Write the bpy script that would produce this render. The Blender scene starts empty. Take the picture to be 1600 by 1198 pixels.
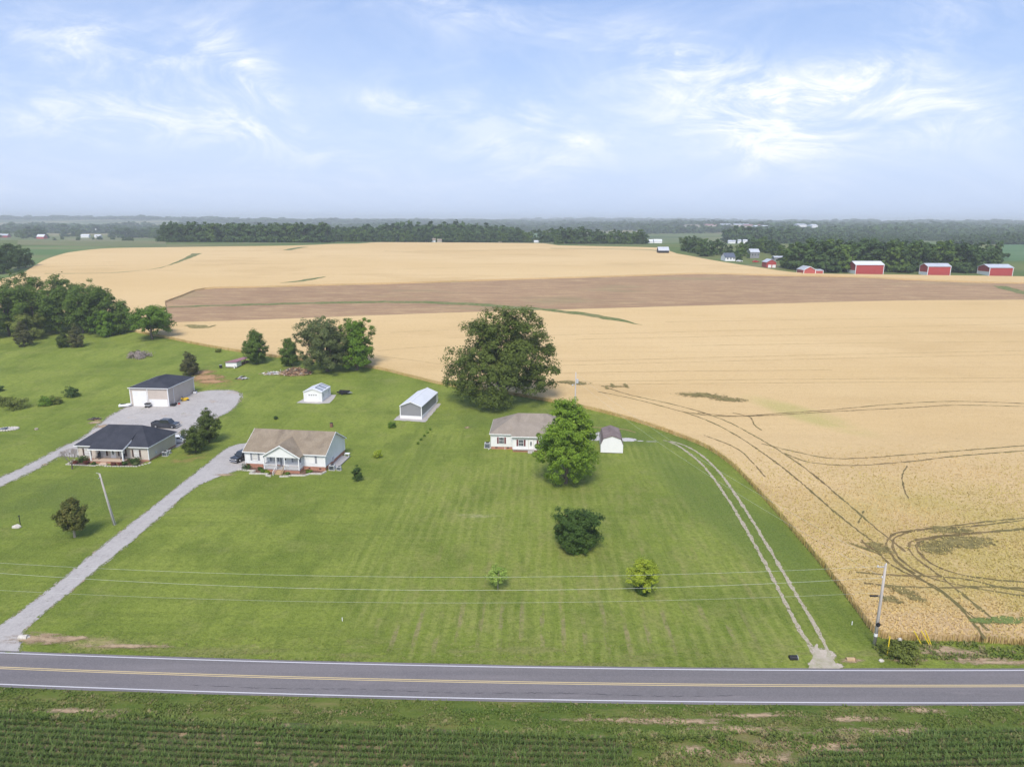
import bpy, bmesh, math, random
import numpy as np
from mathutils import Vector, Matrix
R = math.radians
S = bpy.context.scene
COL = S.collection
# ------------------------------------------------------------------ camera
F = 1067.0; PITCH = R(13.4); ROLL = R(0.25); CH = 48.0
cam = bpy.data.objects.new('camera', bpy.data.cameras.new('camera')); COL.objects.link(cam)
cam.data.sensor_width = 36; cam.data.lens = F/1600*36
cam.data.clip_start = 0.5; cam.data.clip_end = 40000
cam.matrix_world = Matrix.Translation((0, 0, CH)) @ Matrix.Rotation(R(90)-PITCH, 4, 'X') @ Matrix.Rotation(ROLL, 4, 'Z')
S.camera = cam
# ------------------------------------------------------------------ light and sky
SUN_EL, SUN_AZ = 52.0, 188.0          # azimuth clockwise from +Y (the way the camera looks)
EXPOSURE = 0.33
def build_world():
    w = bpy.data.worlds.new('World'); S.world = w; w.use_nodes = True
    nt = w.node_tree; N = nt.nodes; L = nt.links; N.clear()
    out = N.new('ShaderNodeOutputWorld'); bg = N.new('ShaderNodeBackground'); bg.inputs[1].default_value = 0.125
    sky = N.new('ShaderNodeTexSky'); sky.sky_type = 'NISHITA'; sky.sun_disc = False
    sky.sun_elevation = R(SUN_EL); sky.sun_rotation = R(SUN_AZ); sky.altitude = 100
    sky.air_density = 1.0; sky.dust_density = 1.6; sky.ozone_density = 2.2
    tc = N.new('ShaderNodeTexCoord'); sep = N.new('ShaderNodeSeparateXYZ'); L.new(tc.outputs['Generated'], sep.inputs[0])
    def M(op, a, b=None, c=None, clamp=False):
        n = N.new('ShaderNodeMath'); n.operation = op; n.use_clamp = clamp
        for i, v in enumerate((a, b, c)):
            if v is None: continue
            if isinstance(v, (int, float)): n.inputs[i].default_value = v
            else: L.new(v, n.inputs[i])
        return n.outputs[0]
    yy = M('MAXIMUM', sep.outputs[1], 0.05)
    u = M('DIVIDE', sep.outputs[0], yy); v = M('DIVIDE', sep.outputs[2], yy)
    uv = N.new('ShaderNodeCombineXYZ'); L.new(u, uv.inputs[0]); L.new(v, uv.inputs[1])
    zz = M('ADD', sep.outputs[2], 0.12)
    pl = N.new('ShaderNodeCombineXYZ'); L.new(M('DIVIDE', sep.outputs[0], zz), pl.inputs[0]); L.new(M('DIVIDE', sep.outputs[1], zz), pl.inputs[1])
    def noise(vec, sc, det, rough, dist, vs=(1, 1, 1), rz=0, off=(0, 0, 0)):
        mp = N.new('ShaderNodeMapping'); mp.inputs['Scale'].default_value = vs; mp.inputs['Rotation'].default_value = (0, 0, rz); mp.inputs['Location'].default_value = off
        L.new(vec, mp.inputs[0]); n = N.new('ShaderNodeTexNoise'); n.inputs['Scale'].default_value = sc
        n.inputs['Detail'].default_value = det; n.inputs['Roughness'].default_value = rough; n.inputs['Distortion'].default_value = dist
        L.new(mp.outputs[0], n.inputs['Vector']); return n.outputs[0]
    def ramp(x, lo, hi, a=0.0, b=1.0):
        n = N.new('ShaderNodeMapRange'); n.interpolation_type = 'SMOOTHSTEP'
        n.inputs[1].default_value = lo; n.inputs[2].default_value = hi; n.inputs[3].default_value = a; n.inputs[4].default_value = b
        L.new(x, n.inputs[0]); return n.outputs[0]
    # direction of a picture point, so that the wisps of cloud stand where they stood over the fields
    def duv(px, py):
        a, b = px-800, py-599
        dy = math.cos(PITCH)-b/F*math.sin(PITCH); dz = -math.sin(PITCH)-b/F*math.cos(PITCH)
        return a/F/dy, dz/dy
    wisp = M('MULTIPLY', ramp(noise(uv.outputs[0], 2.6, 9, .62, 1.1, (1, 2.6, 1), R(-10), (3, 1, 0)), .40, .74), 1.0)
    fine = ramp(noise(uv.outputs[0], 7, 10, .68, 1.6, (1, 2.2, 1), R(-22), (7, 2, 0)), .36, .70)
    tot = None
    for (px, py, rx, ry, ang, amt) in ((1150, 150, 190, 62, 8, .72), (1360, 150, 190, 45, -4, .45), (1185, 215, 130, 50, 25, .65), (1560, 165, 140, 40, -5, .6),
                                      (160, 80, 120, 34, 14, 1.1), (375, 108, 75, 34, 38, 1.3), (90, 185, 240, 30, 5, 1.0), (340, 200, 230, 34, 14, .8),
                                      (770, 205, 115, 52, 22, 1.05), (620, 165, 60, 16, 8, 1.2), (905, 220, 40, 10, 5, .6), (60, 280, 300, 40, 4, .45), (720, 18, 160, 26, 8, .55), (1450, 60, 200, 50, -25, .5), (510, 250, 160, 34, 18, .5), (1120, 110, 110, 26, 15, .8)):
        cu, cv = duv(px, py); ca, sa = math.cos(R(-ang)), math.sin(R(-ang))
        du = M('SUBTRACT', u, cu); dv = M('SUBTRACT', v, cv)
        a = M('ADD', M('MULTIPLY', du, ca*F/rx), M('MULTIPLY', dv, sa*F/rx))
        b = M('ADD', M('MULTIPLY', du, -sa*F/ry), M('MULTIPLY', dv, ca*F/ry))
        g = M('EXPONENT', M('MULTIPLY', M('ADD', M('MULTIPLY', a, a), M('MULTIPLY', b, b)), -0.9))
        g = M('MULTIPLY', g, amt*.8)
        tot = g if tot is None else M('ADD', tot, g)
    soft = ramp(noise(pl.outputs[0], .55, 8, .6, .6, (1, .5, 1), R(35)), .35, .85)
    dens = M('ADD', M('MULTIPLY', M('MULTIPLY', tot, M('ADD', M('MULTIPLY', fine, .95), .08)), M('ADD', wisp, .45)), M('ADD', M('MULTIPLY', wisp, .22), M('MULTIPLY', soft, .16)))
    dens = M('MULTIPLY', dens, ramp(sep.outputs[2], .01, .10, .35, 1.0))
    low = ramp(v, -.02, .34, .92, 0.0)             # thick hazy air low down
    mix0 = N.new('ShaderNodeMixRGB'); L.new(low, mix0.inputs[0]); L.new(sky.outputs[0], mix0.inputs[1]); mix0.inputs[2].default_value = (5.4, 6.0, 6.4, 1)
    veil = N.new('ShaderNodeMixRGB'); veil.inputs[0].default_value = .42; L.new(mix0.outputs[0], veil.inputs[1]); veil.inputs[2].default_value = (2.7, 3.9, 7.4, 1)
    mix = N.new('ShaderNodeMixRGB'); L.new(M('MINIMUM', dens, .92), mix.inputs[0]); L.new(veil.outputs[0], mix.inputs[1]); mix.inputs[2].default_value = (6.9, 7.1, 7.6, 1)
    L.new(mix.outputs[0], bg.inputs[0]); L.new(bg.outputs[0], out.inputs[0])
build_world()
sl = bpy.data.lights.new('sun', 'SUN'); sl.energy = 3.1; sl.angle = R(20); sl.color = (1, .93, .83)
so = bpy.data.objects.new('sun', sl); COL.objects.link(so)
sd = Vector((math.sin(R(SUN_AZ))*math.cos(R(SUN_EL)), math.cos(R(SUN_AZ))*math.cos(R(SUN_EL)), math.sin(R(SUN_EL))))
so.rotation_euler = sd.to_track_quat('Z', 'Y').to_euler()
S.view_settings.view_transform = 'Standard'; S.view_settings.look = 'None'; S.view_settings.exposure = EXPOSURE; S.view_settings.gamma = 1
S.cycles.volume_bounces = 0; S.cycles.max_bounces = 6; S.cycles.transparent_max_bounces = 8
# ------------------------------------------------------------------ relief and surveying
BR = [(-400, 0), (150, 0), (190, 2), (240, 5), (300, 9), (380, 14.5), (450, 17.8), (550, 21), (650, 22.7), (750, 23.6), (850, 22), (1000, 16), (1300, 11), (1800, 9), (30000, 9)]
BY = [b[0] for b in BR]; BZ = [b[1] for b in BR]
def gz(y): return float(np.interp(y, BY, BZ))
def hills(x, y):
    x = np.asarray(x, float); y = np.asarray(y, float)
    t = np.clip((y-2000)/3200, 0, 1); t = t*t*(3-2*t)
    n = (np.sin(x/910+1.3)*np.cos(y/1300+.4)+.6*np.sin(x/390+y/700+2)+.35*np.sin(x/170-y/420))/1.95
    r = np.clip((x-150)/500, 0, 1)*np.clip((y-900)/1500, 0, 1)*16
    return np.interp(y, BY, BZ)+t*(24+12*n+t*10*np.sin(x/1300+.5)*np.sin(y/900))+r*(1-t*.5)
def ray(px, py):
    u = px-800; v = py-599; c, s = math.cos(ROLL), math.sin(ROLL); u, v = u*c+v*s, -u*s+v*c
    return u/F, math.cos(PITCH)-v/F*math.sin(PITCH), -math.sin(PITCH)-v/F*math.cos(PITCH)
def at(px, py, h=0.0):
    dx, dy, dz = ray(px, py); prev = 0
    for y in [b for b in BY if b > 0]:
        if CH+dz/dy*y <= gz(y)+h:
            lo, hi = prev, y
            for _ in range(40):
                m = (lo+hi)/2
                if CH+dz/dy*m <= gz(m)+h: hi = m
                else: lo = m
            return Vector((dx/dy*hi, hi, gz(hi)))
        prev = y
    return Vector((dx/dy*8000, 8000, 9))
def along(px, y, h=0.0):                   # point above picture column px at forward distance y
    dx, dy, dz = ray(px, 420); return Vector((dx/dy*y, y, float(hills(dx/dy*y, y))+h))
def smooth(pts, step=2.0):
    P = [Vector((p[0], p[1])) for p in pts]; P = [P[0]*2-P[1]]+P+[P[-1]*2-P[-2]]; out = []
    for i in range(1, len(P)-2):
        a, b, c, d = P[i-1:i+3]; n = max(1, int((c-b).length/step))
        for k in range(n):
            t = k/n
            out.append(.5*((2*b)+(c-a)*t+(2*a-5*b+4*c-d)*t*t+(-a+3*b-3*c+d)*t**3))
    out.append(P[-2]); return out
def pxs(pts, step=2.0, h=0.0): return smooth([at(x, y, h) for x, y in pts], step)
# ------------------------------------------------------------------ object helpers
def tag(o, label=None, cat=None, group=None, kind=None):
    if label: o['label'] = label
    if cat: o['category'] = cat
    if group: o['group'] = group
    if kind: o['kind'] = kind
    return o
def empty(name, loc, rz=0, label=None, cat=None, group=None):
    o = bpy.data.objects.new(name, None); COL.objects.link(o); o.location = loc; o.rotation_euler = (0, 0, rz); o.empty_display_size = .5
    return tag(o, label, cat, group)
def copy_tree(o, parent=None):
    c = o.copy(); COL.objects.link(c)
    if parent: c.parent = parent
    for ch in list(o.children): copy_tree(ch, c)
    return c
def np_obj(name, verts, faces, mat, parent=None, smoothf=False):
    verts = np.asarray(verts, np.float32); faces = np.asarray(faces, np.int32)
    me = bpy.data.meshes.new(name); k = faces.shape[1]
    me.vertices.add(len(verts)); me.vertices.foreach_set('co', verts.ravel())
    me.loops.add(faces.size); me.loops.foreach_set('vertex_index', faces.ravel())
    me.polygons.add(len(faces)); me.polygons.foreach_set('loop_start', np.arange(0, faces.size, k, dtype=np.int32))
    me.polygons.foreach_set('loop_total', np.full(len(faces), k, np.int32))
    me.update(calc_edges=True)
    for m in (mat if isinstance(mat, (list, tuple)) else [mat]): me.materials.append(m)
    if smoothf: me.polygons.foreach_set('use_smooth', np.ones(len(faces), bool))
    o = bpy.data.objects.new(name, me); COL.objects.link(o)
    if parent: o.parent = parent
    return o
class MB:
    def __init__(s): s.v = []; s.f = []; s.m = []; s.mi = 0
    def add(s, vs, fs):
        b = len(s.v); s.v += [tuple(v) for v in vs]; s.f += [tuple(b+i for i in f) for f in fs]; s.m += [s.mi]*len(fs); return s
    def box(s, x0, y0, z0, x1, y1, z1): return s.pbox(lambda u, v, w: (u, w, v), x0, z0, y0, x1, z1, y1)
    def pbox(s, P, u0, v0, w0, u1, v1, w1):
        c = [P(u, v, w) for w in (w0, w1) for v in (v0, v1) for u in (u0, u1)]
        return s.add(c, [(0, 1, 3, 2), (4, 6, 7, 5), (0, 4, 5, 1), (2, 3, 7, 6), (0, 2, 6, 4), (1, 5, 7, 3)])
    def poly(s, pts): return s.add(pts, [tuple(range(len(pts)))])
    def prism(s, pts, d):                     # pts coplanar 3D polygon, d = extrusion vector
        n = len(pts); q = [tuple(np.add(p, d)) for p in pts]
        return s.add(list(pts)+q, [tuple(range(n)), tuple(range(2*n-1, n-1, -1))]+[(i, (i+1) % n, n+(i+1) % n, n+i) for i in range(n)])
    def tube(s, pts, rad, n=8, cap=True):
        pts = [Vector(p) for p in pts]; rad = rad if isinstance(rad, (list, tuple)) else [rad]*len(pts); b = []; fs = []
        for i, p in enumerate(pts):
            d = (pts[min(i+1, len(pts)-1)]-pts[max(i-1, 0)]).normalized()
            a = d.cross(Vector((0, 0, 1)) if abs(d.z) < .9 else Vector((1, 0, 0))).normalized(); c = d.cross(a)
            for k in range(n):
                t = 2*math.pi*k/n; b.append(p+(a*math.cos(t)+c*math.sin(t))*rad[i])
        for i in range(len(pts)-1):
            for k in range(n): fs.append((i*n+k, i*n+(k+1) % n, (i+1)*n+(k+1) % n, (i+1)*n+k))
        if cap: fs += [tuple(range(n-1, -1, -1)), tuple((len(pts)-1)*n+k for k in range(n))]
        return s.add(b, fs)
    def ball(s, c, r, seg=10, rings=7, zmin=-1, jit=0, rnd=random):
        r = r if isinstance(r, (tuple, list)) else (r, r, r); vs = []; fs = []
        for i in range(rings+1):
            ph = -math.pi/2+math.pi*i/rings
            for k in range(seg):
                t = 2*math.pi*k/seg; j = 1+rnd.uniform(-jit, jit)
                vs.append((c[0]+r[0]*math.cos(ph)*math.cos(t)*j, c[1]+r[1]*math.cos(ph)*math.sin(t)*j, c[2]+r[2]*max(zmin, math.sin(ph))*j))
        for i in range(rings):
            for k in range(seg): fs.append((i*seg+k, i*seg+(k+1) % seg, (i+1)*seg+(k+1) % seg, (i+1)*seg+k))
        return s.add(vs, fs)
    def build(s, name, mat, parent=None, smoothf=False, bevel=0):
        me = bpy.data.meshes.new(name); me.from_pydata(s.v, [], s.f)
        for m in (mat if isinstance(mat, (list, tuple)) else [mat]): me.materials.append(m)
        for p, i in zip(me.polygons, s.m): p.material_index = i; p.use_smooth = smoothf
        bm = bmesh.new(); bm.from_mesh(me); bmesh.ops.recalc_face_normals(bm, faces=bm.faces); bm.to_mesh(me); bm.free()
        o = bpy.data.objects.new(name, me); COL.objects.link(o)
        if parent: o.parent = parent
        if bevel:
            md = o.modifiers.new('b', 'BEVEL'); md.width = bevel; md.segments = 2; md.limit_method = 'ANGLE'
        return o
# ------------------------------------------------------------------ materials
def srgb(r, g, b):
    f = lambda c: (c/255/12.92) if c/255 <= .04045 else ((c/255+.055)/1.055)**2.4
    return (f(r), f(g), f(b), 1)
def C(c): return c if len(c) == 4 else (c[0], c[1], c[2], 1)
def mat(name, base, layers=(), rough=.8, bump=None, spec=.3, metal=0, transl=0, obj_coord=False, alpha=None, radial=0):
    m = bpy.data.materials.new(name); m.use_nodes = True; nt = m.node_tree; N = nt.nodes; L = nt.links
    bs = N['Principled BSDF']; bs.inputs['Roughness'].default_value = rough; bs.inputs['Metallic'].default_value = metal
    bs.inputs['Specular IOR Level'].default_value = spec
    if obj_coord: co = N.new('ShaderNodeTexCoord').outputs['Object']
    else: co = N.new('ShaderNodeNewGeometry').outputs['Position']
    def mr(x, lo, hi, a=0., b=1.):
        n = N.new('ShaderNodeMapRange'); n.interpolation_type = 'SMOOTHSTEP'
        for i, q in enumerate((lo, hi, a, b)): n.inputs[i+1].default_value = q
        L.new(x, n.inputs[0]); return n.outputs[0]
    def mul(a, b):
        n = N.new('ShaderNodeMath'); n.operation = 'MULTIPLY'
        for i, q in enumerate((a, b)):
            if isinstance(q, float): n.inputs[i].default_value = q
            else: L.new(q, n.inputs[i])
        return n.outputs[0]
    def tex(t):
        mp = N.new('ShaderNodeMapping'); mp.inputs['Scale'].default_value = t.get('vs', (1, 1, 1)); mp.inputs['Rotation'].default_value = (0, 0, R(t.get('rz', 0))); mp.inputs['Location'].default_value = t.get('off', (0, 0, 0))
        L.new(co, mp.inputs[0]); k = t.get('t', 'noise')
        if k == 'noise':
            n = N.new('ShaderNodeTexNoise'); n.inputs['Detail'].default_value = t.get('det', 4); n.inputs['Roughness'].default_value = t.get('ro', .6); n.inputs['Distortion'].default_value = t.get('dist', 0)
        elif k == 'wave':
            n = N.new('ShaderNodeTexWave'); n.inputs['Distortion'].default_value = t.get('dist', 0); n.inputs['Detail'].default_value = t.get('det', 2); n.inputs['Detail Scale'].default_value = t.get('ds', 1)
            n.bands_direction = t.get('dir', 'X'); n.wave_profile = t.get('prof', 'SIN')
        elif k == 'voro':
            n = N.new('ShaderNodeTexVoronoi')
        elif k == 'cell':
            n = N.new('ShaderNodeTexVoronoi')
        n.inputs['Scale'].default_value = t.get('s', 1); L.new(mp.outputs[0], n.inputs['Vector'])
        if k == 'cell':
            sp = N.new('ShaderNodeSeparateColor'); L.new(n.outputs['Color'], sp.inputs[0]); return sp.outputs[0]
        return n.outputs['Fac'] if k != 'voro' else n.outputs['Distance']
    cur = None
    for ly in layers:
        if 'rnd' in ly:
            oi = N.new('ShaderNodeObjectInfo'); fac = mr(oi.outputs['Random'], 0, 1, 0, ly['rnd'])
        elif 'tex' in ly: fac = mr(tex(ly['tex']), ly.get('lo', .4), ly.get('hi', .6))
        else: fac = None
        if 'mul' in ly: fac = mul(fac, mr(tex(ly['mul']), ly.get('mlo', .4), ly.get('mhi', .6)))
        if 'reg' in ly:
            x0, x1, y0, y1, sf = ly['reg']; rz = ly.get('rrz', 0)
            mp = N.new('ShaderNodeMapping'); mp.vector_type = 'POINT'; mp.inputs['Rotation'].default_value = (0, 0, R(rz)); L.new(co, mp.inputs[0])
            sp = N.new('ShaderNodeSeparateXYZ'); L.new(mp.outputs[0], sp.inputs[0])
            q = mul(mul(mr(sp.outputs[0], x0-sf, x0+sf), mr(sp.outputs[0], x1-sf, x1+sf, 1., 0.)), mul(mr(sp.outputs[1], y0-sf, y0+sf), mr(sp.outputs[1], y1-sf, y1+sf, 1., 0.)))
            fac = q if fac is None else mul(fac, q)
        if 'blob' in ly:
            cx, cy, rx, ry, rz = ly['blob']
            sb = N.new('ShaderNodeVectorMath'); sb.operation = 'SUBTRACT'; sb.inputs[1].default_value = (cx, cy, 0); L.new(co, sb.inputs[0])
            mp = N.new('ShaderNodeMapping'); mp.inputs['Rotation'].default_value = (0, 0, R(-rz)); L.new(sb.outputs[0], mp.inputs[0])
            sp2 = N.new('ShaderNodeVectorMath'); sp2.operation = 'MULTIPLY'; sp2.inputs[1].default_value = (1/rx, 1/ry, 0); L.new(mp.outputs[0], sp2.inputs[0])
            ln = N.new('ShaderNodeVectorMath'); ln.operation = 'LENGTH'; L.new(sp2.outputs[0], ln.inputs[0])
            q = mr(ln.outputs['Value'], .35, 1., 1., 0.); fac = q if fac is None else mul(fac, q)
        fac = mul(fac, float(ly.get('fac', 1.)))
        mx = N.new('ShaderNodeMixRGB'); mx.blend_type = ly.get('mode', 'MIX'); L.new(fac, mx.inputs[0]); mx.inputs[2].default_value = C(ly['col'])
        if cur is None: mx.inputs[1].default_value = C(base)
        else: L.new(cur, mx.inputs[1])
        cur = mx.outputs[0]
    if cur is None: bs.inputs['Base Color'].default_value = C(base)
    else: L.new(cur, bs.inputs['Base Color'])
    if bump:
        bl = bump if isinstance(bump, list) else [bump]; prev = None
        for b in bl:
            bn = N.new('ShaderNodeBump'); bn.inputs['Strength'].default_value = b.get('st', .5); bn.inputs['Distance'].default_value = b.get('d', .1)
            L.new(tex(b), bn.inputs['Height'])
            if prev: L.new(prev, bn.inputs['Normal'])
            prev = bn.outputs[0]
        L.new(prev, bs.inputs['Normal'])
    if alpha:
        fac = tex(alpha)
        if radial:
            tcc = N.new('ShaderNodeTexCoord'); ln = N.new('ShaderNodeVectorMath'); ln.operation = 'LENGTH'; L.new(tcc.outputs['Object'], ln.inputs[0])
            q = N.new('ShaderNodeMath'); q.operation = 'MULTIPLY_ADD'; L.new(ln.outputs['Value'], q.inputs[0]); q.inputs[1].default_value = -radial; L.new(fac, q.inputs[2]); fac = q.outputs[0]
        L.new(mr(fac, alpha['lo'], alpha['hi']), bs.inputs['Alpha'])
    if transl:
        tr = N.new('ShaderNodeBsdfTranslucent'); ms = N.new('ShaderNodeMixShader'); ms.inputs[0].default_value = transl
        if cur is None: tr.inputs[0].default_value = C(base)
        else: L.new(cur, tr.inputs[0])
        o = N['Material Output']; L.new(bs.outputs[0], ms.inputs[1]); L.new(tr.outputs[0], ms.inputs[2]); L.new(ms.outputs[0], o.inputs[0])
    return m
def noise(s, **k): d = dict(s=s); d.update(k); return d
MT = {}
# ground cover
G1 = (.150, .205, .028); G2 = (.225, .275, .046); G3 = (.095, .145, .018); TAN = (.33, .25, .12)
MT['lawn'] = mat('mown_grass', G1, [
    dict(tex=noise(.035, det=5, dist=.6), lo=.35, hi=.65, col=G2, fac=1.0),
    dict(tex=noise(.11, det=5, off=(9, 3, 0), vs=(1, .6, 1)), lo=.45, hi=.64, col=G3, fac=.8),
    dict(tex=noise(.22, det=6, ro=.7, off=(2, 8, 0)), lo=.52, hi=.72, col=(.26, .28, .065), fac=.6),
    # mowing lines towards the road on the middle lot, across it on the left one
    dict(tex=dict(t='wave', s=.20, dist=2.2, det=3, ds=.6, dir='X', rz=3), mul=noise(.06, off=(4, 4, 0)), mlo=.35, mhi=.6, lo=.2, hi=.9, col=(.31, .33, .09), fac=.5, reg=(-24, 38, 60, 150, 6)),
    dict(tex=noise(1.3, det=3, vs=(.9, .03, 1)), lo=.46, hi=.66, col=(.105, .160, .018), fac=.42, reg=(-24, 38, 60, 160, 5)),
    dict(tex=noise(.55, det=3, vs=(.05, .9, 1), rz=38), lo=.46, hi=.68, col=(.105, .145, .024), fac=.5, reg=(-130, -20, 64, 135, 5)),
    dict(tex=noise(.5, det=3, vs=(.06, .8, 1), rz=-58), lo=.48, hi=.66, col=(.21, .25, .045), fac=.45, reg=(-160, -10, 135, 250, 8)),
    dict(tex=noise(.9, det=3, vs=(.04, 1.2, 1), off=(2, 2, 0)), lo=.48, hi=.64, col=(.25, .28, .06), fac=.35, reg=(-24, 38, 80, 160, 6)),
    dict(tex=noise(.4, det=3, vs=(1, .07, 1), off=(3, 1, 0)), lo=.45, hi=.62, col=(.095, .140, .024), fac=.55, reg=(-24, -16, 62, 150, 2)),
    dict(tex=noise(.28, det=6, ro=.75, vs=(1.2, .5, 1), off=(11, 3, 0)), lo=.46, hi=.66, col=(.27, .25, .095), fac=.55, reg=(-16, 38, 66, 128, 7)),
    dict(tex=noise(.16, det=6, ro=.7, off=(31, 3, 0)), lo=.52, hi=.68, col=(.235, .245, .075), fac=.5),
    dict(tex=noise(.7, det=4, ro=.7, vs=(1, .16, 1), rz=12, off=(1, 8, 0)), lo=.52, hi=.68, col=(.075, .115, .016), fac=.45),
    # bare seams in the drilled lawn by the road
    dict(tex=dict(t='wave', s=.125, dist=.5, det=2, ds=.4, dir='X', rz=2), lo=.80, hi=.96, mul=noise(.5, det=5, vs=(1, .35, 1), ro=.7), mlo=.44, mhi=.60, col=(.29, .22, .135), fac=.75, reg=(-17, 29, 69, 79, 3)),
    dict(tex=dict(t='wave', s=.125, dist=.5, det=2, ds=.4, dir='X', rz=2), lo=.70, hi=.96, mul=noise(.25, det=5, vs=(1, .3, 1), ro=.7, off=(5, 5, 0)), mlo=.5, mhi=.66, col=(.27, .22, .10), fac=.55, reg=(-12, 33, 76, 96, 4)),
    dict(tex=noise(.9, det=6, ro=.75, vs=(.35, 1, 1)), lo=.60, hi=.70, col=(.42, .34, .20), fac=.75, reg=(-60, 36, 66.5, 70.5, .8)),
    dict(tex=noise(.3, det=5, vs=(.3, 1.5, 1), off=(8, 2, 0)), lo=.50, hi=.64, col=(.22, .21, .08), fac=.7, reg=(-70, 45, 66, 71, 1)),
    # dark lush grass between the two track drive and the wheat, and round the small dark house
    dict(tex=noise(.08, det=4), lo=.1, hi=.4, col=(.080, .135, .026), fac=.7, blob=(37, 108, 9, 42, 12)),
    dict(tex=noise(.1, det=4), lo=.2, hi=.5, col=(.078, .130, .026), fac=.75, blob=(24, 150, 34, 9, -14)),
    dict(tex=noise(.2, det=5), lo=.25, hi=.55, col=(.078, .122, .026), fac=.7, blob=(-76, 115, 26, 14, 20)),
    dict(tex=noise(.25, det=5), lo=.3, hi=.6, col=(.085, .130, .028), fac=.6, blob=(0, 160, 28, 12, 0)),
    dict(tex=noise(.5, det=5, ro=.7), lo=.42, hi=.62, col=(.34, .19, .08), fac=.8, blob=(-86, 192, 9, 7, 0)),
    dict(tex=noise(.5, det=5, ro=.7, off=(3, 3, 0)), lo=.42, hi=.62, col=(.34, .20, .09), fac=.6, blob=(-67, 133, 6, 4, 30)),
    dict(tex=noise(.8, det=6, ro=.75), lo=.38, hi=.56, col=(.47, .34, .20), fac=.85, blob=(-48.5, 70.2, 4.6, 1.8, -5)),
    dict(tex=noise(.6, det=4, vs=(.4, 1, 1)), lo=.45, hi=.6, col=(.40, .36, .22), fac=.6, blob=(-6, 106, 5, 1.2, 0)),
    dict(tex=noise(1.6, det=6, ro=.75), lo=.42, hi=.62, col=(.080, .115, .012), fac=.55),
    dict(tex=noise(4, det=5, ro=.85), lo=.42, hi=.62, col=(.28, .31, .07), fac=.42),
], rough=.9, spec=.1, bump=[noise(4, det=6, ro=.8, st=.8, d=.16), noise(.5, det=4, st=.5, d=.6)])
MT['verge'] = mat('rough_roadside_grass', (.115, .155, .028), [
    dict(tex=noise(.3, det=5, vs=(.4, 1.4, 1)), lo=.42, hi=.62, col=(.055, .105, .016), fac=.9),
    dict(tex=noise(.22, det=6, ro=.7, vs=(.3, 1.6, 1), off=(5, 0, 0)), lo=.50, hi=.66, col=(.25, .21, .085), fac=.75),
    dict(tex=noise(.8, det=6, ro=.75, vs=(.35, 1.3, 1)), lo=.6, hi=.72, col=(.42, .33, .19), fac=.8, reg=(-90, 90, 51, 58.3, .8)),
    dict(tex=noise(.15, det=6, ro=.7), lo=.40, hi=.58, col=(.26, .20, .095), fac=.8, blob=(20, 52.5, 15, 5, 12)),
    dict(tex=noise(3, det=5, ro=.8), lo=.4, hi=.6, col=(.16, .20, .045), fac=.45)],
    rough=.95, spec=.1, bump=[noise(3, det=6, ro=.8, st=.9, d=.25)])
MT['corn_soil'] = mat('corn_field_soil', (.12, .105, .045), [
    dict(tex=noise(.9, det=6, ro=.7), lo=.4, hi=.6, col=(.055, .075, .022), fac=.9),
    dict(tex=noise(.5, det=6, ro=.7, off=(3, 3, 0)), lo=.54, hi=.66, col=(.36, .25, .155), fac=.9)], rough=.95, bump=noise(4, det=5, st=.8, d=.15))
WH = (.575, .405, .185)
MT['wheat'] = mat('ripe_wheat', WH, [
    dict(tex=noise(.012, det=4, vs=(.35, 1, 1)), lo=.35, hi=.65, col=(.635, .465, .235), fac=.9),
    dict(tex=noise(.03, det=5, vs=(.5, 1, 1), off=(20, 5, 0)), lo=.50, hi=.70, col=(.49, .335, .145), fac=.7),
    dict(tex=noise(.5, det=4, vs=(.03, 1.0, 1), rz=2), lo=.46, hi=.66, col=(.50, .34, .16), fac=.30, reg=(-400, 600, 140, 800, 30)),
    dict(tex=noise(.06, det=5), lo=.30, hi=.55, col=(.40, .36, .11), fac=.8, blob=(73, 163, 7, 22, 32)),
    dict(tex=noise(.07, det=5), lo=.30, hi=.6, col=(.44, .35, .105), fac=.85, blob=(72, 100, 30, 28, 0)),
    dict(tex=noise(.1, det=5), lo=.3, hi=.6, col=(.42, .34, .10), fac=.85, blob=(66, 84, 30, 14, 0)),
    dict(tex=noise(.1, det=5), lo=.3, hi=.6, col=(.50, .35, .20), fac=.7, blob=(58, 73, 26, 5, 0)),
    dict(tex=noise(.12, det=5), lo=.35, hi=.6, col=(.44, .30, .13), fac=.5, blob=(39, 125, 5, 34, 32)),
    dict(tex=noise(1.3, det=5, ro=.8), lo=.52, hi=.70, col=(.26, .19, .075), fac=.45, reg=(-30, 300, 60, 150, 30)),
    dict(tex=noise(.8, det=6, ro=.8), lo=.48, hi=.70, col=(.42, .28, .125), fac=.45),
    dict(tex=noise(3.0, det=4, ro=.8), lo=.35, hi=.65, col=(.72, .55, .32), fac=.35)],
    rough=.95, spec=.1, bump=[noise(2.2, det=5, ro=.8, st=.8, d=.3)])
MT['wheat_stalk'] = mat('wheat_stalks', (.60, .44, .175), [
    dict(tex=noise(3, det=3), lo=.4, hi=.6, col=(.72, .55, .27), fac=.8), dict(tex=noise(.05, det=3), lo=.35, hi=.6, col=(.50, .43, .13), fac=.7)], rough=.9, spec=.1, transl=.2)
MT['track'] = mat('flattened_wheat_in_wheel_track', (.13, .092, .034), [dict(tex=noise(.5, det=5, ro=.7), lo=.4, hi=.62, col=(.24, .17, .07), fac=.8), dict(tex=noise(.07, det=3), lo=.45, hi=.6, col=(.14, .13, .04), fac=.6)], rough=.95, alpha=dict(s=.9, det=7, ro=.8, lo=.22, hi=.36))
MT['track_far'] = mat('thin_wheel_track', (.40, .28, .125), [dict(tex=noise(.3, det=5), lo=.4, hi=.6, col=(.50, .36, .17), fac=.9)], rough=.95)
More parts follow.
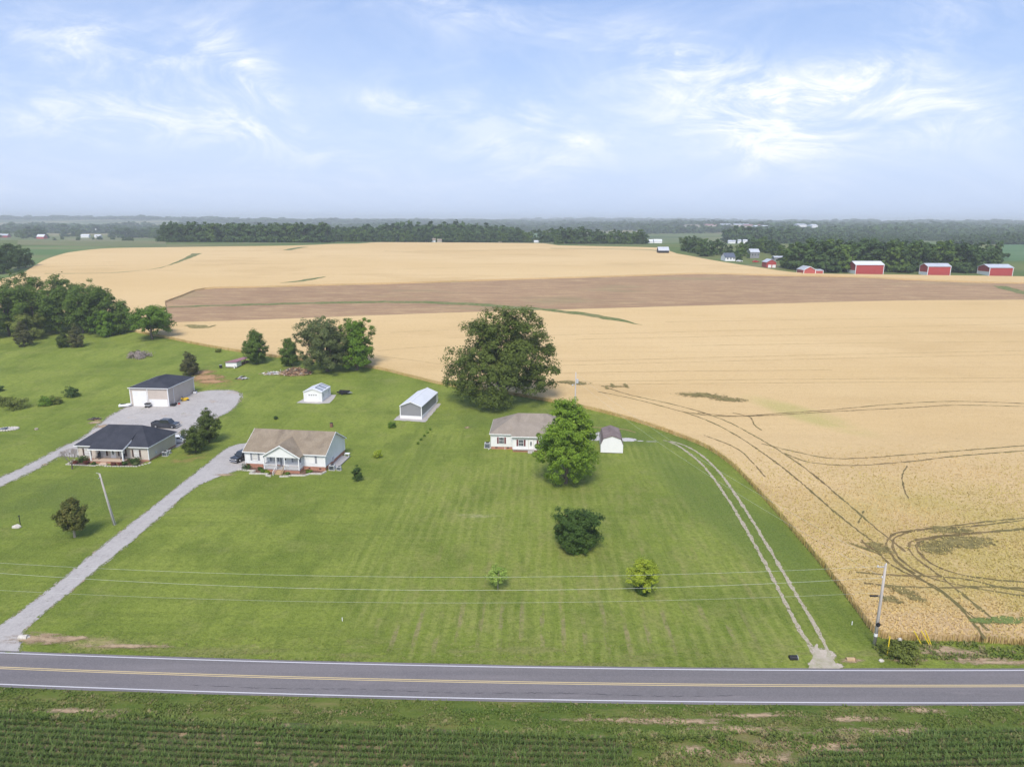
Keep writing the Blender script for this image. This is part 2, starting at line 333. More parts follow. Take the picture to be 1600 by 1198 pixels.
MT['soil'] = mat('harvested_brown_field', (.36, .235, .135), [
    dict(tex=noise(.02, det=5, vs=(.4, 1, 1)), lo=.35, hi=.65, col=(.31, .20, .115), fac=.9),
    dict(tex=noise(.35, det=5, ro=.75, vs=(.25, 1.2, 1)), lo=.42, hi=.62, col=(.46, .325, .175), fac=.75),
    dict(tex=noise(.5, det=4, ro=.7, vs=(.06, .5, 1)), lo=.45, hi=.62, col=(.26, .165, .10), fac=.6), dict(tex=noise(1.2, det=6, ro=.9, vs=(.5, 1, 1)), lo=.46, hi=.60, col=(.24, .15, .09), fac=.45),
    dict(tex=noise(.05, det=4, vs=(.3, 1, 1), off=(7, 7, 0)), lo=.55, hi=.68, col=(.24, .24, .11), fac=.35)], rough=.95, spec=.1, bump=noise(.9, det=5, st=.5, d=.3))
MT['strip'] = mat('grassed_waterway', (.105, .145, .035), [dict(tex=noise(.1, det=5), lo=.4, hi=.6, col=(.16, .17, .06), fac=.8), dict(tex=noise(.5, det=5, ro=.8), lo=.46, hi=.62, col=(.30, .23, .11), fac=.6)], rough=.95)
MT['olive'] = mat('lodged_wheat', (.20, .165, .055), [dict(tex=noise(.8, det=5, ro=.7), lo=.4, hi=.6, col=(.33, .27, .10), fac=.8), dict(tex=noise(1.5, det=5, off=(4, 0, 0)), lo=.52, hi=.66, col=(.08, .075, .025), fac=.9)], rough=.95, bump=noise(2, det=4, st=.9, d=.3))
MT['ground'] = mat('open_country', (.11, .155, .05), [
    dict(tex=noise(.006, det=5), lo=.4, hi=.6, col=(.15, .165, .06), fac=.8),
    dict(tex=dict(t='cell', s=.0032, vs=(1, .7, 1), rz=12), lo=.62, hi=.66, col=(.34, .27, .15), fac=.55, reg=(-9000, 9000, 1500, 9500, 300)),
    dict(tex=dict(t='cell', s=.0032, vs=(1, .7, 1), rz=12), lo=.30, hi=.26, col=(.05, .085, .03), fac=.9, reg=(-9000, 9000, 1500, 9500, 300)),
    dict(tex=noise(.03, det=5, vs=(.35, 1, 1)), lo=.5, hi=.65, col=(.07, .12, .035), fac=.7),
    dict(tex=noise(.015, det=5, vs=(.3, 1, 1), off=(3, 1, 0)), lo=.50, hi=.64, col=(.24, .21, .12), fac=.6)], rough=.95, spec=.05, bump=noise(.3, det=4, st=.4, d=.6))
MT['pasture'] = mat('pasture_grass', (.085, .150, .040), [
    dict(tex=noise(.02, det=5, vs=(.25, 1, 1)), lo=.42, hi=.6, col=(.13, .185, .055), fac=.9),
    dict(tex=noise(.03, det=5, vs=(.15, 1, 1), off=(3, 3, 0)), lo=.48, hi=.62, col=(.20, .18, .085), fac=.6)], rough=.95, bump=noise(.3, det=4, st=.4, d=.4))
MT['pasture_dry'] = mat('dry_pasture', (.19, .175, .085), [dict(tex=noise(.02, det=5, vs=(.25, 1, 1)), lo=.42, hi=.6, col=(.12, .15, .05), fac=.8)], rough=.95)
MT['crop_green'] = mat('green_crop_field', (.075, .150, .055), [dict(tex=noise(.02, det=4, vs=(.3, 1, 1)), lo=.4, hi=.6, col=(.10, .17, .07), fac=.8)], rough=.95)
MT['gravel'] = mat('pale_limestone_gravel', (.38, .36, .34), [
    dict(tex=noise(.25, det=5, ro=.7), lo=.40, hi=.62, col=(.31, .29, .275), fac=.8),
    dict(tex=noise(.7, det=6, ro=.8, off=(2, 2, 0)), lo=.5, hi=.66, col=(.27, .25, .23), fac=.55),
    dict(tex=noise(2.0, det=6, ro=.85), lo=.4, hi=.6, col=(.47, .44, .415), fac=.7),
    dict(tex=noise(.18, det=6, ro=.75, off=(7, 1, 0)), lo=.56, hi=.68, col=(.40, .28, .18), fac=.65, reg=(-105, -66, 140, 200, 5)),
    dict(tex=noise(.35, det=6, ro=.75, off=(1, 9, 0)), lo=.62, hi=.70, col=(.13, .17, .05), fac=.7, reg=(-105, -66, 140, 200, 5))], rough=.95, spec=.1, bump=noise(6, det=4, st=.5, d=.04))
MT['rut'] = mat('worn_gravel_rut', (.42, .35, .26), [dict(tex=noise(1.2, det=6, ro=.8), lo=.46, hi=.60, col=(.17, .19, .07), fac=.75), dict(tex=noise(4, det=4, ro=.8), lo=.4, hi=.6, col=(.50, .44, .35), fac=.6)], rough=.95, alpha=dict(s=1.2, det=8, ro=.85, lo=.36, hi=.50))
MT['rutsolid'] = mat('beige_gravel', (.40, .34, .27), [dict(tex=noise(1.0, det=7, ro=.85), lo=.42, hi=.58, col=(.20, .21, .08), fac=.85), dict(tex=noise(4, det=5, ro=.85), lo=.4, hi=.6, col=(.52, .46, .38), fac=.6)], rough=.95, bump=noise(6, st=.4, d=.04))
MT['rutpatch'] = mat('beige_gravel_scatter', (.42, .36, .28), [dict(tex=noise(4, det=5, ro=.85), lo=.4, hi=.6, col=(.52, .46, .38), fac=.6)], rough=.95, alpha=dict(s=1.8, det=8, ro=.85, lo=.12, hi=.2), radial=.4)
MT['dirt'] = mat('bare_dirt', (.36, .25, .155), [dict(tex=noise(1.6, det=6, ro=.8), lo=.4, hi=.6, col=(.44, .34, .21), fac=.7)], rough=.95, alpha=dict(s=1.1, det=7, ro=.8, vs=(.6, 1.3, 1), lo=.14, hi=.46), radial=.46)
MT['orange'] = mat('orange_clay', (.36, .20, .09), [dict(tex=noise(1.6, det=6, ro=.8), lo=.4, hi=.6, col=(.42, .28, .15), fac=.7)], rough=.95, alpha=dict(s=.7, det=7, ro=.8, lo=.06, hi=.40), radial=.42)
MT['olivep'] = mat('lodged_wheat_patch', (.15, .125, .04), [dict(tex=noise(.9, det=6, ro=.8), lo=.38, hi=.6, col=(.30, .24, .085), fac=.8), dict(tex=noise(1.3, det=6, ro=.8, off=(4, 0, 0)), lo=.50, hi=.64, col=(.09, .08, .028), fac=.9)], rough=.95, alpha=dict(s=1.0, det=8, ro=.85, lo=.31, hi=.37), radial=.26, bump=noise(2, det=4, st=.9, d=.3))
MT['greenp'] = mat('green_regrowth_patch', (.12, .17, .035), [dict(tex=noise(1.3, det=6, ro=.8), lo=.40, hi=.6, col=(.17, .20, .06), fac=.8)], rough=.95, alpha=dict(s=.75, det=7, ro=.78, lo=.08, hi=.26), radial=.42)
MT['gravelp'] = mat('scattered_gravel', (.46, .44, .42), [dict(tex=noise(2.5, det=5, ro=.8), lo=.4, hi=.6, col=(.56, .54, .52), fac=.6)], rough=.95, alpha=dict(s=1.3, det=7, ro=.75, lo=.08, hi=.20), radial=.38)
MT['asphalt'] = mat('worn_asphalt', (.140, .131, .130), [
    dict(tex=noise(.4, det=4, vs=(.04, 1.6, 1)), lo=.38, hi=.62, col=(.178, .163, .162), fac=.85),
    dict(tex=noise(.15, det=5, vs=(.3, 1, 1), off=(5, 2, 0)), lo=.45, hi=.65, col=(.125, .118, .124), fac=.6),
    dict(tex=noise(.5, det=6, ro=.8, vs=(.12, 1, 1), off=(9, 9, 0)), lo=.56, hi=.70, col=(.23, .205, .205), fac=.6), dict(tex=noise(6, det=5, ro=.85), lo=.4, hi=.62, col=(.26, .235, .24), fac=.35)], rough=.85, spec=.25, bump=noise(15, det=3, st=.25, d=.02))
MT['tar'] = mat('tar_crack', (.05, .045, .05), rough=.7)
MT['line_white'] = mat('white_road_paint', (.60, .59, .60), [dict(tex=noise(2.5, det=6, ro=.8), lo=.56, hi=.72, col=(.38, .36, .38), fac=.7)], rough=.7)
MT['line_yellow'] = mat('yellow_road_paint', (.60, .47, .24), [dict(tex=noise(2.5, det=6, ro=.8), lo=.55, hi=.72, col=(.40, .32, .22), fac=.7)], rough=.7)
# foliage
def leafmat(n, a, b, c=None, tr=.36, sc=.35):
    return mat(n, a, [dict(tex=noise(sc, det=4, ro=.7), lo=.38, hi=.62, col=b, fac=.85), dict(tex=noise(sc*7, det=3), lo=.45, hi=.65, col=c or tuple(x*1.35 for x in b), fac=.55), dict(rnd=.35, col=tuple(x*.75 for x in a))], rough=.65, spec=.25, transl=tr)
MT['oak'] = leafmat('oak_leaves', (0.110, 0.152, 0.026), (0.174, 0.229, 0.042))
MT['greyoak'] = leafmat('dull_grey_green_leaves', (0.107, 0.138, 0.045), (0.158, 0.193, 0.064))
MT['bright'] = leafmat('bright_green_leaves', (0.105, 0.192, 0.017), (0.161, 0.275, 0.025))
MT['maple'] = leafmat('maple_leaves', (0.143, 0.243, 0.020), (0.233, 0.348, 0.034))
MT['dark'] = leafmat('dark_leaves', (0.051, 0.101, 0.019), (0.094, 0.161, 0.030))
MT['lime'] = leafmat('lime_leaves', (0.284, 0.376, 0.030), (0.415, 0.481, 0.051))
MT['pale'] = leafmat('pale_new_leaves', (0.240, 0.355, 0.060), (0.350, 0.460, 0.102))
MT['magnolia'] = leafmat('magnolia_leaves', (0.079, 0.108, 0.020), (0.166, 0.166, 0.036), (0.315, 0.274, 0.082))
MT['cedar'] = leafmat('cedar_foliage', (0.105, 0.116, 0.041), (0.161, 0.156, 0.057))
MT['pine'] = leafmat('pine_needles', (0.078, 0.119, 0.020), (0.139, 0.183, 0.031))
MT['wood'] = leafmat('woodland_leaves', (0.092, 0.151, 0.024), (0.142, 0.222, 0.033))
MT['farleaf'] = leafmat('far_woodland_leaves', (0.060, 0.109, 0.027), (0.092, 0.154, 0.038), sc=.03)
MT['olivebush'] = leafmat('olive_bush_leaves', (0.142, 0.175, 0.033), (0.217, 0.251, 0.049))
MT['purple'] = leafmat('dark_red_shrub_leaves', (0.142, 0.046, 0.033), (0.233, 0.068, 0.044))
MT['twig'] = mat('bare_grey_twigs', (.30, .25, .22), rough=.9)
MT['corn'] = mat('young_corn_leaves', (.110, .172, .030), [dict(tex=noise(.4, det=4), lo=.4, hi=.6, col=(.125, .20, .04), fac=.8), dict(tex=noise(2, det=3), lo=.48, hi=.68, col=(.24, .28, .09), fac=.55)], rough=.6, transl=.3)
MT['weed'] = mat('weedy_grass_blades', (.13, .19, .032), [dict(tex=noise(.3, det=4), lo=.42, hi=.6, col=(.19, .22, .06), fac=.8), dict(tex=noise(.9, det=4, off=(5, 5, 0)), lo=.52, hi=.64, col=(.36, .29, .15), fac=.8)], rough=.8, transl=.25)
MT['bark'] = mat('grey_brown_bark', (.16, .13, .10), [dict(tex=noise(3, vs=(1, 1, .25)), lo=.4, hi=.6, col=(.09, .075, .06), fac=.8)], rough=.9, bump=noise(6, vs=(1, 1, .2), st=.6, d=.05))
MT['paleb'] = mat('pale_bark', (.42, .36, .28), [dict(tex=noise(3, vs=(1, 1, .25)), lo=.4, hi=.6, col=(.28, .24, .19), fac=.8)], rough=.9)
MT['polewood'] = mat('weathered_pole_wood', (.50, .46, .42), [dict(tex=noise(4, vs=(1, 1, .08)), lo=.4, hi=.6, col=(.36, .33, .30), fac=.8)], rough=.85, obj_coord=True)
# buildings
def siding(n, c, c2=None, per=6.5, v=False):
    return mat(n, c, [dict(tex=noise(.7, det=4), lo=.4, hi=.65, col=c2 or tuple(x*.9 for x in c), fac=.6)], rough=.55, spec=.35, obj_coord=True,
               bump=dict(t='wave', s=per/2/1.0, dir='X' if v else 'Z', prof='SAW', st=.35, d=.02))
def shingle(n, c, c2, c3):
    return mat(n, c, [dict(tex=noise(.5, det=4), lo=.38, hi=.62, col=c2, fac=.8), dict(tex=noise(.35, det=5, vs=(1, .4, 1), off=(4, 4, 0)), lo=.5, hi=.7, col=c3, fac=.7), dict(tex=noise(7, det=2), lo=.42, hi=.58, col=c3, fac=.35)],
               rough=.9, spec=.2, obj_coord=True, bump=[dict(t='wave', s=2.2, dir='Z', prof='SAW', st=.4, d=.04), noise(9, st=.3, d=.03)])
MT['w_cream'] = siding('cream_vinyl_siding', (.62, .55, .47)); MT['w_white'] = siding('white_vinyl_siding', (.80, .80, .79)); MT['w_grey'] = siding('grey_ribbed_metal', (.27, .27, .285), per=9, v=True)
MT['w_tan'] = siding('tan_ribbed_metal', (.54, .47, .415), per=9, v=True); MT['w_red'] = siding('red_barn_metal', (.42, .065, .060), per=4, v=True); MT['w_redold'] = siding('faded_red_boards', (.45, .10, .085), per=4, v=True)
MT['trim'] = mat('white_trim', (.80, .80, .80), rough=.5); MT['creamtrim'] = mat('cream_trim', (.66, .61, .54), rough=.5)
MT['white'] = mat('white_paint', (.82, .82, .82), [dict(tex=noise(.8, det=3), lo=.4, hi=.7, col=(.74, .74, .74), fac=.5)], rough=.5)
MT['door_w'] = mat('white_door', (.80, .79, .77), rough=.4)
MT['brick'] = mat('red_brick', (.42, .19, .13), [dict(tex=noise(6, det=4), lo=.4, hi=.6, col=(.52, .29, .20), fac=.8), dict(tex=noise(.8), lo=.45, hi=.6, col=(.33, .15, .10), fac=.5)], rough=.9, bump=dict(t='wave', s=3, dir='Z', st=.4, d=.02), obj_coord=True)
MT['r_dark'] = shingle('dark_slate_shingles', (.040, .043, .055), (.055, .058, .072), (.026, .028, .038))
MT['r_brown'] = shingle('weathered_brown_shingles', (.255, .205, .145), (.315, .26, .19), (.150, .120, .090))
MT['r_tan'] = shingle('grey_brown_shingles', (.275, .235, .19), (.32, .275, .225), (.19, .158, .13))
MT['r_shed'] = shingle('mottled_brown_shingles', (.20, .155, .145), (.26, .21, .195), (.12, .09, .085))
MT['r_metal'] = mat('pale_metal_roof', (.60, .62, .65), [dict(tex=noise(.5, det=4), lo=.4, hi=.65, col=(.52, .54, .57), fac=.7)], rough=.35, metal=.25, obj_coord=True, bump=dict(t='wave', s=1.2, dir='X', st=.4, d=.03))
MT['r_white'] = mat('white_metal_roof', (.66, .68, .71), [dict(tex=noise(.4, det=4), lo=.4, hi=.65, col=(.60, .63, .66), fac=.7)], rough=.4, obj_coord=True, bump=dict(t='wave', s=1.6, dir='Y', st=.35, d=.03))
MT['r_purple'] = mat('faded_maroon_tin', (.28, .13, .15), [dict(tex=noise(2), lo=.4, hi=.6, col=(.36, .20, .21), fac=.7)], rough=.7)
MT['glass'] = mat('dark_window_glass', (.055, .065, .08), [dict(tex=noise(2), lo=.45, hi=.6, col=(.16, .18, .20), fac=.8)], rough=.08, spec=.6)
MT['blind'] = mat('window_blinds_behind_glass', (.60, .58, .55), rough=.2, spec=.6)
MT['sh_brown'] = mat('brown_shutter', (.10, .065, .055), rough=.6); MT['sh_grey'] = mat('grey_shutter', (.27, .275, .30), rough=.6); MT['sh_red'] = mat('dark_red_shutter', (.17, .055, .06), rough=.6)
MT['concrete'] = mat('pale_concrete', (.50, .47, .44), [dict(tex=noise(1.5, det=5), lo=.4, hi=.62, col=(.40, .37, .34), fac=.8)], rough=.9)
MT['deck'] = mat('grey_deck_boards', (.38, .365, .36), [dict(tex=noise(1.5, det=5), lo=.4, hi=.6, col=(.31, .30, .295), fac=.8)], rough=.9, obj_coord=True, bump=dict(t='wave', s=3.4, dir='X', st=.5, d=.02))
MT['woodtan'] = mat('bare_tan_lumber', (.46, .33, .19), [dict(tex=noise(3, det=4), lo=.4, hi=.6, col=(.36, .25, .14), fac=.7)], rough=.8)
MT['porchtan'] = mat('tan_porch_floor', (.52, .40, .30), rough=.85)
MT['mulch'] = mat('brown_mulch', (.10, .065, .05), [dict(tex=noise(3, det=5), lo=.4, hi=.6, col=(.22, .12, .08), fac=.8)], rough=.95)
MT['metal'] = mat('grey_metal', (.35, .36, .37), rough=.45, metal=.5); MT['acgrey'] = mat('pale_grey_casing', (.52, .53, .54), rough=.5); MT['black'] = mat('black_plastic', (.02, .02, .022), rough=.6)
MT['rubber'] = mat('tyre_rubber', (.022, .022, .024), rough=.85); MT['rim'] = mat('alloy_rim', (.45, .46, .48), rough=.3, metal=.8)
MT['yellow'] = mat('safety_yellow_plastic', (.80, .60, .03), rough=.5); MT['mower_yellow'] = mat('yellow_machine_paint', (.72, .47, .03), rough=.4)
MT['red'] = mat('red_plastic', (.55, .05, .04), rough=.5); MT['rust'] = mat('rusty_steel', (.17, .085, .06), [dict(tex=noise(5), lo=.4, hi=.6, col=(.28, .15, .09), fac=.7)], rough=.9)
MT['stone'] = mat('pale_limestone', (.56, .53, .47), [dict(tex=noise(3, det=5), lo=.4, hi=.6, col=(.42, .39, .34), fac=.8)], rough=.9)
MT['carblack'] = mat('black_car_paint', (.018, .019, .022), rough=.15, spec=.7); MT['carblue'] = mat('dark_slate_car_paint', (.030, .034, .045), rough=.18, spec=.7); MT['carwhite'] = mat('white_car_paint', (.78, .79, .80), rough=.2, spec=.6)
MT['carglass'] = mat('tinted_car_glass', (.025, .03, .035), rough=.04, spec=.8); MT['chrome'] = mat('chrome', (.65, .66, .68), rough=.15, metal=1.0); MT['lamp'] = mat('clear_lamp_lens', (.75, .76, .78), rough=.1, spec=.7); MT['redlens'] = mat('red_lamp_lens', (.40, .02, .02), rough=.2)
MT['solar'] = mat('dark_blue_roof_sheet', (.10, .115, .15), rough=.25, spec=.5); MT['skylight'] = mat('translucent_grey_sheet', (.42, .45, .50), rough=.3)
MT['wire'] = mat('aluminium_cable', (.62, .64, .58), rough=.4, metal=.2); MT['flower'] = mat('yellow_flowers', (.80, .62, .05), rough=.7)
# ------------------------------------------------------------------ ground sheets
def sheet(name, pts, off, m, jit=0.0, seed=1, kind='structure', side=0.0, parent=None):
    rnd = random.Random(seed); bm = bmesh.new(); vs = []
    for p in pts: vs.append(bm.verts.new((p[0]+rnd.uniform(-jit, jit), p[1]+rnd.uniform(-jit, jit), 0)))
    f = bm.faces.new(vs); bmesh.ops.triangulate(bm, faces=[f])
    ys = [v.co.y for v in bm.verts]
    for b in BY:
        if min(ys) < b < max(ys):
            bmesh.ops.bisect_plane(bm, geom=bm.verts[:]+bm.edges[:]+bm.faces[:], plane_co=(0, b, 0), plane_no=(0, 1, 0))
    for v in bm.verts: v.co.z = gz(v.co.y)+off
    for fc in bm.faces:
        if fc.normal.z < 0: fc.normal_flip()
    bm.normal_update()
    for fc in bm.faces:
        if fc.normal.z < 0: fc.normal_flip()
    if side:
        be = [e for e in bm.edges if len(e.link_faces) == 1]
        r = bmesh.ops.extrude_edge_only(bm, edges=be)
        for v in r['geom']:
            if isinstance(v, bmesh.types.BMVert): v.co.z -= side
    me = bpy.data.meshes.new(name); bm.to_mesh(me); bm.free(); me.materials.append(m)
    o = bpy.data.objects.new(name, me); COL.objects.link(o)
    if kind: o['kind'] = kind
    return o
def ribbon_mb(mb, P, w, off, jit=0.0, seed=1, base=gz):
    rnd = random.Random(seed); P = [Vector((p[0], p[1])) for p in P]; L_, R_ = [], []
    for i, p in enumerate(P):
        d = (P[min(i+1, len(P)-1)]-P[max(i-1, 0)])
        if d.length < 1e-6: d = Vector((1, 0))
        d.normalize(); n = Vector((-d.y, d.x)); ww = (w(i/(len(P)-1)) if callable(w) else w)/2
        L_.append(p+n*(ww+rnd.uniform(-jit, jit))); R_.append(p-n*(ww+rnd.uniform(-jit, jit)))
    vs = [(q.x, q.y, base(q.y)+off) for q in L_]+[(q.x, q.y, base(q.y)+off) for q in R_]; n = len(P)
    mb.add(vs, [(i, n+i, n+i+1, i+1) for i in range(n-1)])
def ribbon(name, P, w, off, m, jit=0.0, seed=1, kind='structure'):
    mb = MB(); ribbon_mb(mb, P, w, off, jit, seed); o = mb.build(name, m)
    if kind: o['kind'] = kind
    return o
def blobpts(c, rx, ry, ang=0, n=26, rough=.25, seed=1):
    rnd = random.Random(seed); ph = [rnd.uniform(0, 6.28) for _ in range(4)]; out = []
    for i in range(n):
        t = 2*math.pi*i/n; r = 1+rough*(.5*math.sin(2*t+ph[0])+.5*math.sin(3*t+ph[1])+.4*math.sin(5*t+ph[2]))+rnd.uniform(-rough, rough)*.5
        x, y = rx*r*math.cos(t), ry*r*math.sin(t); out.append((c[0]+x*math.cos(ang)-y*math.sin(ang), c[1]+x*math.sin(ang)+y*math.cos(ang)))
    return out
def patch(name, px, py, rx, ry, off, m, ang=0, kind='structure', h=0.0):
    # thin feathered scatter lying on the land: a round sheet whose rim breaks up by noise
    c = at(px, py, h); rx *= 1.45; ry *= 1.45; n = 24; vs = []
    for r in (0, .34, .67, 1):
        for k in range(n if r else 1):
            t = 2*math.pi*k/n; x, y = rx*r*math.cos(t), ry*r*math.sin(t)
            wy = c.y+x*math.sin(ang)+y*math.cos(ang); vs.append((r*math.cos(t), r*math.sin(t), gz(wy)-c.z))
    fs = [(0, 1+k, 1+(k+1) % n) for k in range(n)]
    for b in (1, 1+n): fs += [(b+k, b+n+k, b+n+(k+1) % n, b+(k+1) % n) for k in range(n)]
    me = bpy.data.meshes.new(name); me.from_pydata(vs, [], fs); me.materials.append(m)
    o = bpy.data.objects.new(name, me); COL.objects.link(o); o.location = (c.x, c.y, c.z+off); o.scale = (rx, ry, 1); o.rotation_euler = (0, 0, ang); o['kind'] = kind
    return o
# the land: one sheet to the horizon
def build_ground():
    xs = np.unique(np.concatenate([np.linspace(-8500, -900, 40), np.linspace(-900, 900, 10), np.linspace(900, 8500, 40)]))
    ys = np.array(sorted(set([-150]+[b for b in BY if 0 < b < 2000]+list(np.linspace(1900, 8800, 70)))))
    X, Y = np.meshgrid(xs, ys); Z = hills(X, Y); v = np.stack([X.ravel(), Y.ravel(), Z.ravel()], 1); nx = len(xs)
    i = (np.arange(len(ys)-1)[:, None]*nx+np.arange(nx-1)[None]).ravel(); f = np.stack([i, i+1, i+nx+1, i+nx], 1)
    o = np_obj('ground', v, f, MT['ground']); o['kind'] = 'structure'
build_ground()
sheet('lawn', [(-420, 66), (420, 55), (420, 262), (-420, 262)], .02, MT['lawn'])
sheet('roadside_grass', [(-420, 20), (420, 20), (420, 62), (-420, 70)], .03, MT['verge'])
# road
def ry(x):
    xx = max(-80, min(80, x)); y = 63.6-.02*xx+.0003*xx*xx; return y+(x-xx)*(-.02+.0006*xx)
RX = [x for x in range(-420, 421, 4)]
def roadline(o): return [Vector((x, ry(x)+o)) for x in RX]
ribbon('road', roadline(-.05), 5.95, .06, MT['asphalt'], .05, 3)
ribbon('edge_line', roadline(2.55), .13, .064, MT['line_white'])
ribbon('edge_line', roadline(-2.62), .13, .064, MT['line_white'])
ribbon('centre_line', roadline(.13), .11, .064, MT['line_yellow'])
ribbon('centre_line', roadline(-.13), .11, .064, MT['line_yellow'])
def crack():
    rnd = random.Random(4); mb = MB(); x = -34.
    while x < 22:
        l = rnd.uniform(.6, 3.2); n = int(l/.25)+2; P = [Vector((x+i*.25, ry(x+i*.25)-1.72+.12*math.sin((x+i*.25)*.3)+rnd.uniform(-.05, .05))) for i in range(n)]
        ribbon_mb(mb, P, lambda t: .07*math.sin(math.pi*min(.95, max(.05, t)))+.01, .064, .012, 3); x += l+rnd.uniform(.0, 1.0)
    mb.build('road_crack', MT['tar'])['kind'] = 'structure'
crack()
# corn field soil
cornA = [(-80, 20)]+[(p.x, p.y) for p in pxs([(-60, 1122), (0, 1116), (100, 1117), (250, 1121), (400, 1128), (600, 1134), (800, 1143), (940, 1148), (985, 1152), (990, 1175), (985, 1198)], 2)]+[(9.6, 48), (9, 20)]
cornB = [(26, 20)]+[(p.x, p.y) for p in pxs([(1215, 1210), (1255, 1185), (1330, 1166), (1430, 1150), (1600, 1138), (1680, 1132)], 2)]+[(80, 56), (80, 20)]
sheet('corn_field_soil', cornA, .045, MT['corn_soil'], .12, 5)
sheet('corn_field_soil', cornB, .045, MT['corn_soil'], .12, 6)
# far fields (world outlines, each lying on the land)
sheet('pasture', [at(-60, 440), at(30, 432), at(120, 398), at(262, 392), at(262, 386), at(60, 384), at(-60, 392)], .10, MT['pasture'])
sheet('dry_pasture', [at(30, 383), at(262, 388), along(262, 1100), along(130, 1250), along(40, 900)], .20, MT['pasture_dry'], 4, 3)
sheet('green_crop_field', [along(785, 1200), along(1055, 1150), along(1160, 1500), along(1150, 2300), along(830, 2400)], .3, MT['crop_green'])
sheet('green_crop_field', [along(1560, 520), along(1680, 520), along(1690, 900), along(1560, 860)], .2, MT['crop_green'])
# brown field
brown_top = [(258, 473), (285, 463), (320, 452), (400, 449.5), (520, 446), (640, 443), (820, 437), (1000, 431.5), (1100, 428.5), (1200, 431), (1345, 434), (1400, 437), (1500, 441), (1600, 443.5), (1750, 446)]
brown_bot = [(262, 507), (400, 503), (580, 496), (720, 491), (860, 487), (1000, 483), (1200, 477.5), (1400, 472.5), (1600, 471), (1750, 470)]
bt, bb = pxs(brown_top, 6), pxs(brown_bot, 6)
sheet('brown_field', bt+bb[::-1], .05, MT['soil'], .5, 7)
# wheat: one standing crop, 0.85 m tall, wrapped round the brown field
wtop = [(-40, 446), (30, 431), (75, 406), (115, 395), (170, 389.5), (250, 388), (400, 386), (480, 384.5), (520, 382.5), (560, 382)]
wheat_near = [(1700, 1014), (1600, 1008), (1520, 1002), (1450, 1000), (1400, 999), (1378, 996), (1362, 985), (1340, 955), (1310, 915), (1260, 855), (1210, 797), (1160, 743), (1130, 717), (1100, 698), (1060, 682), (1030, 671), (990, 658), (950, 647), (900, 635), (860, 628), (770, 612), (690, 601), (640, 589), (590, 577), (530, 569), (450, 561), (380, 551), (320, 541), (262, 529), (225, 522), (190, 515), (100, 505), (-60, 480)]
crest = [Vector((p.x, p.y)) for p in (along(600, 775), along(760, 775), along(850, 745), along(872, 700), along(1000, 672), along(1030, 660), at(1058, 398))]
wr = [at(1090, 404), at(1120, 409.5), at(1180, 419), at(1240, 427.5), at(1300, 430), at(1345, 430.5), at(1450, 432), at(1600, 434), at(1750, 437)]
WP = pxs(wtop, 8)+crest+smooth(wr, 6)+bt[::-1]+bb+[Vector((330, 280)), Vector((330, 58))]+pxs(wheat_near, 1.0)
WO = sheet('wheat_field', WP, .85, MT['wheat'], .10, 8, kind='stuff', side=.83)
tag(WO, 'ripe golden wheat field spreading round the brown field behind the lawns', 'wheat field')
# greener uncut strips and tyre tracks in the wheat
def inwheat(name, P, w, m, jit=.3, seed=1, off=.89): return ribbon(name, P, w, off, m, jit, seed)
inwheat('grass_waterway', pxs([(70, 427.5), (150, 427), (200, 424.5), (250, 418.5), (280, 408.5), (309, 396)], 5, .85), lambda t: 1.2+13*max(0, t-.45)**1.3, MT['strip'], .6, 2)
inwheat('grass_waterway', pxs([(438, 442), (470, 439), (510, 432)], 3, .85), lambda t: 5*math.sin(math.pi*min(.97, t+.03))+.2, MT['strip'], .5, 3)
inwheat('grass_waterway', pxs([(448, 391), (462, 388), (476, 386)], 3, .85), 7, MT['strip'], .5, 3)
ribbon('grass_waterway', pxs([(262, 480), (400, 476), (600, 472), (700, 474), (760, 477), (820, 482), (880, 487)], 4), lambda t: 2.8+4.5*t, .10, MT['strip'], .8, 4)
inwheat('grass_waterway', pxs([(845, 483.5), (872, 486), (920, 492), (960, 499), (1003, 507.5)], 3, .85), lambda t: 5.5*min(1, (1.02-t)*3)*min(1, .3+t*3), MT['strip'], .7, 5)
inwheat('lodged_wheat', pxs([(290, 508), (325, 511), (338, 508)], 2, .85), lambda t: 6*math.sin(math.pi*min(.95, t+.05)), MT['olive'], .9, 6)
ribbon('grass_waterway', pxs([(1562, 447), (1580, 453), (1615, 461)], 3), 8, .10, MT['strip'], .8, 4)
inwheat('headland_strip', pxs([(600, 392.6), (660, 393.5), (780, 391), (850, 389)], 5, .85), 2.5, MT['track_far'], .4, 5)
inwheat('headland_strip', pxs([(860, 388), (1000, 390), (1045, 394)], 5, .85), 5, MT['strip'], .6, 5)
TRK = []
def tracks(pts, w=.5, m='track', jit=.14, seed=1):
    P = pxs(pts, .7 if m == 'track' else 3, .85); TRK.append((P, w)); return P
